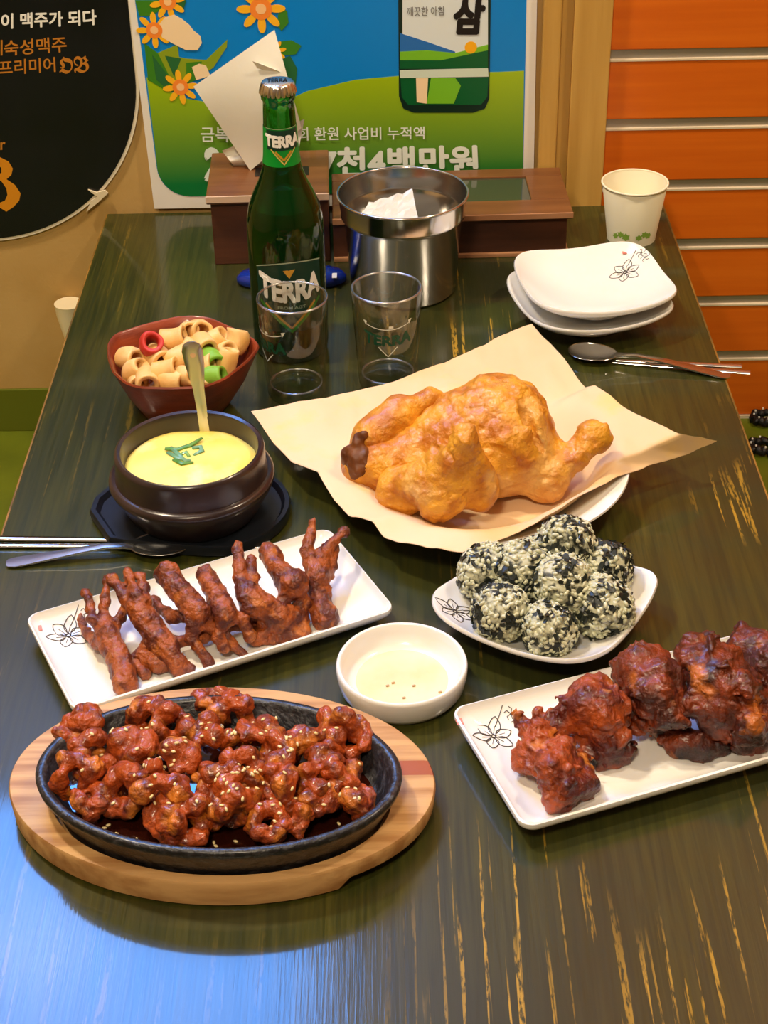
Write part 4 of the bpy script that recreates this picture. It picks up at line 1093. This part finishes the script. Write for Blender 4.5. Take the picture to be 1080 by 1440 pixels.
bites = [bite(s_) for s_ in range(1, 9)]
POS = [(118, 1018, .040), (100, 1038, .036), (130, 1060, .044), (108, 1106, .036), (128, 1124, .037), (210, 1012, .040), (190, 1052, .045), (243, 1022, .044), (176, 1112, .040), (205, 1092, .048), (226, 1112, .048), (270, 1108, .050), (232, 1155, .037), (266, 1164, .036), (256, 1066, .052), (300, 1034, .050), (304, 988, .038), (310, 1086, .054),
       (328, 1004, .038), (364, 1030, .048), (345, 1080, .052), (385, 1064, .048), (424, 1046, .042), (394, 1104, .048), (334, 1112, .048), (452, 1096, .046), (482, 1032, .036), (494, 1048, .036), (464, 1068, .042), (444, 1122, .038), (500, 1126, .037), (328, 1142, .040), (376, 1162, .036), (410, 1150, .038), (480, 1092, .042), (290, 1140, .040)]
rs = np.random.RandomState(12); allV = []; allF = []; nb_ = 0
for i, (u, v, z) in enumerate(POS):
    p = at(u, v, z); p[2] = max(p[2], .0360)
    o = bpy.data.objects.new('glazed_bite', bites[i % 8]); COL.objects.link(o)
    o.location = p; o.rotation_euler = (rs.uniform(-.9, .9), rs.uniform(-.9, .9), rs.uniform(0, 6.28)); s = rs.uniform(.76, .96); o.scale = (s, s, s * .95)
    tag(o, 'glossy red glazed curled meat bite on the black iron plate', 'meat bite', 'glazed meat bites on the iron plate')
    bpy.context.view_layer.update(); m4 = np.array(o.matrix_world); me = o.data
    vv = np.array([x.co[:] for x in me.vertices]); vv = vv @ m4[:3, :3].T + m4[:3, 3]
    low = vv[:, 2].min()
    if low < .0255: o.location.z += .0255 - low; vv[:, 2] += .0255 - low
    allV.append(vv); allF += [tuple(x + nb_ for x in f.vertices) for f in me.polygons]; nb_ += len(vv)
tree = BVHTree.FromPolygons(np.concatenate(allV).tolist(), allF)
SES = mat('sesame_seed', lin(238, 216, 160), .4); V = []; F = []
clus = [(170, 1030), (200, 1020), (215, 1085), (240, 1075), (285, 1060), (320, 1040), (355, 1030), (395, 1050), (420, 1060), (360, 1110), (300, 1150), (220, 1140), (150, 1145), (410, 1075), (470, 1120), (390, 1130), (330, 1130), (440, 1050), (150, 1060), (250, 1050)]
for i in range(190):
    if i % 5: cu, cv_ = clus[rs.randint(len(clus))]; u, v = cu + rs.randn() * 13, cv_ + rs.randn() * 13
    else: u, v = rs.uniform(110, 510), rs.uniform(1010, 1170)
    p = at(u, v, .046); hit = tree.ray_cast(Vector((p[0], p[1], .2)), Vector((0, 0, -1)))
    q, nrm = (np.array(hit[0]), np.array(hit[1])) if hit[0] else (np.array([p[0], p[1], .0253]), np.array([0, 0, 1.]))
    ex, ey = q[0] - ic[0], q[1] - ic[1]
    if (ex / .1) ** 2 + (ey / .057) ** 2 > 1 and not hit[0]: continue
    t = np.cross(nrm, rs.randn(3)); t /= np.linalg.norm(t); b = np.cross(nrm, t); k_ = len(V)
    for w in IV: V.append(q + nrm * .0004 + .0019 * w[0] * t + .0011 * w[1] * b + .0008 * w[2] * nrm)
    F += [tuple(x + k_ for x in f) for f in IF]
tag(obj('sesame_seeds', np.array(V), F, SES), 'white sesame seeds sprinkled over the glazed red meat', 'sesame seeds', None, 'stuff')

# ------------------------------------------------------------------ stone pot with steamed egg
pcn = np.array([-.161, 1.103, 0.])
tv = thing('pot_trivet', 'black angular trivet under the stone pot', 'trivet', (pcn[0], pcn[1], 0))
TRV = mat('black_trivet', lin(20, 24, 30), .35, bump=.1, bscale=120)
ol = []
for a in np.linspace(-68, 68, 14): ol.append((.074 * math.cos(math.radians(a)), .066 * math.sin(math.radians(a))))
ol = [(x + .004, y) for x, y in ol] + [(.024, .064), (-.045, .060), (-.062, .052), (-.084, .012), (-.085, -.006), (-.064, -.046), (-.050, -.050)]
ol += [(-.02, -.0555), (.012, -.0605)]


def outl(s, z): return [(pcn[0] + x * s, pcn[1] + y * s, z) for x, y in ol]


MB().loft([outl(.93, 0), outl(.99, .002), outl(1, .009), outl(.985, .0115), outl(.94, .0115), outl(.90, .0075)], True, True).build('body', TRV, tv, True, 40)
POTM = mat('dark_stoneware', lin(40, 30, 32), .28, c2=lin(52, 38, 36), scale=40, coat=.4, coatr=.15, bump=.06, bscale=150)
pot = thing('stone_pot', 'dark brown stone pot of steamed egg on a black trivet', 'pot', (pcn[0], pcn[1], .0078))
MB().lathe([(.046, .0085), (.050, .0078), (.052, .010), (.0625, .030), (.0650, .0345), (.0665, .0385), (.0660, .0415), (.0635, .0432), (.0612, .0435), (.0602, .050), (.0598, .062), (.0590, .0650), (.0572, .0660), (.0548, .0650), (.0538, .061), (.052, .045), (.045, .03)], pcn, 96, True, True).build('body', POTM, pot, True, 50)
EGG = mat('steamed_egg', lin(250, 230, 128), .38, c2=lin(246, 216, 84), scale=16, c3=lin(250, 236, 170), s3=22, lo3=.55, hi3=.72, bump=.25, bscale=40, sss=.2, coat=.15)
rings = []
for r in (.0536, .0515, .046, .038, .028, .016, .005):
    rings.append([(pcn[0] + r * math.cos(a) * (1 + .012 * math.sin(7 * a) * (r > .045)), pcn[1] + r * math.sin(a) * (1 + .012 * math.cos(5 * a) * (r > .045)), .0490 + .0075 * (1 - (r / .0536) ** 2) ** .5 + .0010 * vnoise(np.array([[r * math.cos(a), r * math.sin(a), 0.]]), 60, 3)[0] - (.003 * max(0, 1 - math.hypot(r * math.cos(a) - .003, r * math.sin(a) - .043) / .02))) for a in np.arange(72) * 2 * math.pi / 72])
egg = tag(MB().loft(rings, False, True).build('steamed_egg', EGG, None, True, 0), 'pale yellow steamed egg custard filling the stone pot', 'steamed egg')
ONI = mat('spring_onion', lin(70, 130, 50), .4, c2=lin(120, 170, 90), scale=60, coat=.3); OND = mat('spring_onion_pale', lin(110, 160, 120), .35, coat=.3)
on = thing('spring_onion_garnish', 'sliced green spring onion on the steamed egg', 'garnish', tuple(at(262, 633, .0575)))
for k_, pts in enumerate(([(232, 631), (250, 632), (268, 626), (284, 616)], [(236, 636), (250, 644), (268, 648)], [(252, 640), (262, 636), (266, 642)], [(270, 630), (282, 628), (284, 634), (272, 640)], [(244, 646), (256, 652), (272, 650)], [(240, 629), (252, 640), (262, 650)])):
    q = [at(u, v, .0575) for u, v in pts]
    MB().tube(q, [.0018] + [.0024] * (len(q) - 2) + [.0014], 8, .5).build('onion_slice', (ONI, OND)[k_ % 2], on, True, 0)

# ------------------------------------------------------------------ spoons and chopsticks


def spoon(name, label, tip, end, a, b, mat_=STEEL, lift=.004, parentless=True, up=0.):
    """bowl tip and handle end given as world points on the table"""
    tip = np.array(tip, float); end = np.array(end, float); d = end - tip; Ltot = np.linalg.norm(d[:2]); d = d / np.linalg.norm(d); d[2] = 0; d /= np.linalg.norm(d); s = np.array([-d[1], d[0], 0])
    t = thing(name, label, 'spoon', (tip[0], tip[1], tip[2])); V = []; F = []; nr, na = 8, 40; c = tip + d * a
    dep = .0065
    for i in range(nr + 1):
        r = i / nr
        for j in range(na):
            th = 2 * math.pi * j / na; x, y = r * a * math.cos(th), r * b * math.sin(th) * (1 - .12 * math.cos(th)); V.append(c + d * x + s * y + np.array([0, 0, .0008 + dep * r * r]))
    n0 = len(V)
    for i in range(nr + 1):
        r = i / nr
        for j in range(na): V.append(np.array(V[i * na + j]) + np.array([0, 0, .0008]))
    for i in range(nr):
        for j in range(na):
            j2 = (j + 1) % na; F.append((i * na + j2, i * na + j, (i + 1) * na + j, (i + 1) * na + j2)); F.append((n0 + i * na + j, n0 + i * na + j2, n0 + (i + 1) * na + j2, n0 + (i + 1) * na + j))
    for j in range(na): j2 = (j + 1) % na; F.append((nr * na + j, nr * na + j2, n0 + nr * na + j2, n0 + nr * na + j)) 
    obj('bowl', V, F, mat_, t)
    mb = MB(); rings = []
    for x, w, z, h in ((2 * a - .003, .0045, .0072, .0012), (2 * a + .004, .0030, .0085, .0018), (2 * a + .018, .0030, .0098, .0018), (Ltot * .6, .0040, .0080, .0015), (Ltot * .85, .0058, .0035, .0013), (Ltot * .95, .0064, .0020, .0012), (Ltot * .99, .0050, .0018, .0012), (Ltot, .0025, .0018, .001)):
        p = tip + d * x + np.array([0, 0, z]); rings.append([p + s * w * cx_ + np.array([0, 0, h * cz_ * .5]) for cx_, cz_ in ((1, -1), (1.05, 0), (1, 1), (.3, 1.3), (-.3, 1.3), (-1, 1), (-1.05, 0), (-1, -1))])
    mb.loft(rings, True, True).build('handle', mat_, t, True, 60)
    return t


spoon('spoon', 'steel spoon at the table right edge, beside the plate stack', at(799, 500, 0), at(1027, 531, 0), .0235, .0165)
spoon('spoon', 'steel spoon left of the chicken feet plate, bluish handle', at(271, 771, 0), at(9, 795, 0), .0245, .0165, STEEL_SAT)


def chopstick(label, a, b, group, m=STEEL):
    a, b = np.array(a, float), np.array(b, float); q = [a + (b - a) * t for t in np.linspace(0, 1, 8)]
    t = MB().tube(q, np.linspace(.0034, .0018, 8), 10, .5).build('chopstick', m, None, True, 60); tag(t, label, 'chopstick', group)


chopstick('metal chopstick in front of the pot trivet, the farther of the pair', at(-12, 757, .0018), at(380, 762, .0018), 'left chopsticks')
chopstick('metal chopstick in front of the pot trivet, nearer the spoon', at(-20, 767, .0018), at(372, 769, .0018), 'left chopsticks')
chopstick('metal chopstick crossing the table right edge, the longer of the pair', at(1055, 524, .0028), at(862, 509, .0018), 'right chopsticks')
chopstick('metal chopstick crossing the table right edge, the farther of the pair', at(1043, 515, .0028), at(866, 506, .0018), 'right chopsticks')
# spoon standing in the egg
es = thing('spoon', 'steel spoon standing upright in the steamed egg', 'spoon', tuple(at(288, 606, .052)))
A_, B_2 = np.array(at(289, 612, .045)), aty(268, 481, 1.158)
ax = (B_2 - A_); Ls = np.linalg.norm(ax); ax /= Ls; sx = np.array([1, 0, 0]) - ax * ax[0]; sx /= np.linalg.norm(sx); nx_ = np.cross(ax, sx); rings = []
for t, w, h in ((0, .0042, .0011), (.25, .0040, .0011), (.5, .0046, .0011), (.75, .0075, .0010), (.9, .0082, .0010), (.97, .0066, .0010), (1, .003, .0009)):
    p = A_ + ax * Ls * t + nx_ * .003 * math.sin(3 * t); rings.append([p + sx * w * c_ + nx_ * h * s_ for c_, s_ in ((1, -.7), (1.05, 0), (1, .7), (.3, 1), (-.3, 1), (-1, .7), (-1.05, 0), (-1, -.7), (-.3, -1), (.3, -1))])
MB().loft(rings, True, True).build('handle', STEEL_SAT, es, True, 60)
p = A_ + ax * Ls * .86 + nx_ * .003 * math.sin(3 * .86)
sgn = -1 if nx_[1] > 0 else 1
MB().loft([[p + sgn * nx_ * .0011 + .0023 * (math.cos(a_) * sx + math.sin(a_) * ax) for a_ in np.arange(16) * math.pi / 8], [p + sgn * nx_ * .0014 + .0022 * (math.cos(a_) * sx + math.sin(a_) * ax) for a_ in np.arange(16) * math.pi / 8]], True, True).build('hole', mat('handle_hole', lin(230, 190, 150), .5), es, False, 0)

# ------------------------------------------------------------------ snack bowl
BWL = mat('red_brown_bowl', lin(150, 62, 28), .42, c2=lin(116, 42, 18), scale=9, stretch=(3, 3, 12), bump=.12, bscale=50, coat=.2)
rim_px = [(150, 484), (160, 470), (200, 457), (246, 446), (272, 444), (296, 447), (332, 463), (360, 478), (366, 488), (352, 506), (318, 533), (288, 545), (240, 547), (196, 546), (176, 540), (158, 524), (151, 504)]
rim = np.array([at(u, v, .056) for u, v in rim_px]); cc = rim.mean(0)


def closed(P_, n=80):
    Q = np.vstack([P_, P_[:1]]); d = np.concatenate([[0], np.cumsum(np.linalg.norm(np.diff(Q, axis=0), axis=1))]); t = np.linspace(0, d[-1], n, endpoint=False)
    R_2 = np.stack([np.interp(t, d, Q[:, i]) for i in range(3)], 1); return (np.roll(R_2, 1, 0) + 2 * R_2 + np.roll(R_2, -1, 0)) / 4


rimc = closed(rim)


def bring(s, z): q = cc + (rimc - cc) * s; q[:, 2] = z; return q.tolist()


bw = thing('snack_bowl', 'faceted red brown wooden bowl of puffed snacks', 'bowl', (cc[0], cc[1], 0))
MB().loft([bring(.50, .001), bring(.56, 0), bring(.60, .003), bring(.80, .025), bring(.97, .051), bring(1.0, .0555), bring(.985, .0570), bring(.955, .0560), bring(.90, .045), bring(.75, .022), bring(.58, .009), bring(.1, .0075)], True, True).build('body', BWL, bw, True, 50)
SNK = mat('puffed_snack', lin(236, 196, 128), .5, c2=lin(226, 176, 98), scale=40, bump=.35, bscale=150, sss=.15)
SNR = mat('red_snack', lin(196, 50, 40), .5, bump=.35, bscale=150); SNG = mat('green_snack', lin(126, 178, 52), .5, bump=.35, bscale=150)


def snack(seed, m):
    rs = np.random.RandomState(seed); n, k_ = 22, 9; L2 = rs.uniform(.0085, .0105); ro = rs.uniform(.0082, .0098); rings = []
    bend = rs.uniform(-.003, .003)
    tt = np.linspace(-1, 1, k_)
    out = [(t, ro * (1 - .10 * t * t)) for t in tt] + [(1.02, ro * .80)] + [(t, ro * .58) for t in tt[::-1]] + [(-1.02, ro * .8)]
    for t, r in out + [out[0]]:
        ring = []
        for i in range(n):
            a = 2 * math.pi * i / n; p = np.array([r * math.cos(a), r * math.sin(a), L2 * t]); w = vnoise(p[None], 95, seed)[0] * .0014; ring.append((p[0] * (1 + w / ro) + bend * (t * t), p[1] * (1 + w / ro), p[2] + w))
        rings.append(ring)
    mb = MB(); mb.loft(rings); return mesh_of('puffed_snack', mb.V, mb.F, m)


smesh = [snack(s_, SNK) for s_ in range(1, 6)]
SN = [(208, 486, .070, 'r', (.75, .15, 0)), (205, 520, .050, 0, (1.3, .2, 1.2)), (180, 505, .054, 0, (1.2, .5, .6)), (184, 524, .050, 0, (.3, .6, 0)), (224, 505, .060, 0, (1.5, .4, .5)), (246, 478, .066, 0, (.4, 1.3, .3)), (266, 464, .068, 0, (1.1, .2, .2)), (283, 465, .066, 0, (.9, .8, 0)), (304, 480, .062, 0, (.7, .5, 1.)), (292, 488, .064, 0, (1.5, .9, .4)), (341, 480, .060, 0, (-.5, .4, .2)), (325, 508, .060, 0, (-.3, .3, 0)), (300, 507, .060, 'g', (1.4, 1.2, .3)), (302, 533, .054, 'g', (1.2, .8, 1.1)),
      (205, 540, .050, 0, (1.4, 1.3, 0)), (236, 525, .056, 0, (.4, 1.2, .2)), (262, 530, .056, 0, (1.2, .6, .6)), (244, 540, .050, 0, (.8, 1.4, .3)), (250, 505, .062, 0, (1.3, .3, 1.8)), (290, 520, .056, 0, (.9, .9, .9)), (190, 538, .044, 0, (1.5, .3, .4)), (285, 540, .050, 0, (.5, .5, .4)), (270, 492, .062, 0, (1.5, .1, .1)), (320, 495, .056, 0, (.9, .1, .3)), (228, 488, .056, 0, (.6, .9, .3)), (318, 525, .048, 0, (1.2, 1., .2)), (222, 522, .046, 0, (1, 1, 1)), (262, 512, .044, 0, (1, .3, 1)), (206, 505, .042, 0, (.4, .3, 1)), (300, 500, .044, 0, (.4, .7, 1))]
gi = 0
for i, (u, v, z, kd, ro) in enumerate(SN):
    p = at(u, v, z - .004); q = cc + (p - cc) * np.array([.93, .93, 1]); q[2] = p[2]
    o = bpy.data.objects.new('puffed_snack', smesh[i % 5] if not kd else snack(20 + i, SNR if kd == 'r' else SNG)); COL.objects.link(o); o.location = q; o.rotation_euler = ro; s = 1.12 if i < 20 else 1.; o.scale = (s, s, s)
    if kd == 'r': tag(o, 'single red puffed snack ring in the wooden bowl', 'snack', 'puffed snacks in the bowl')
    elif kd == 'g':
        tag(o, ('green puffed snack farther from the pot, right side of the bowl', 'green puffed snack by the bowl front rim beside the spoon handle')[gi], 'snack', 'puffed snacks in the bowl'); gi += 1
    else: tag(o, 'pale golden hollow puffed snack in the wooden bowl', 'snack', 'puffed snacks in the bowl')
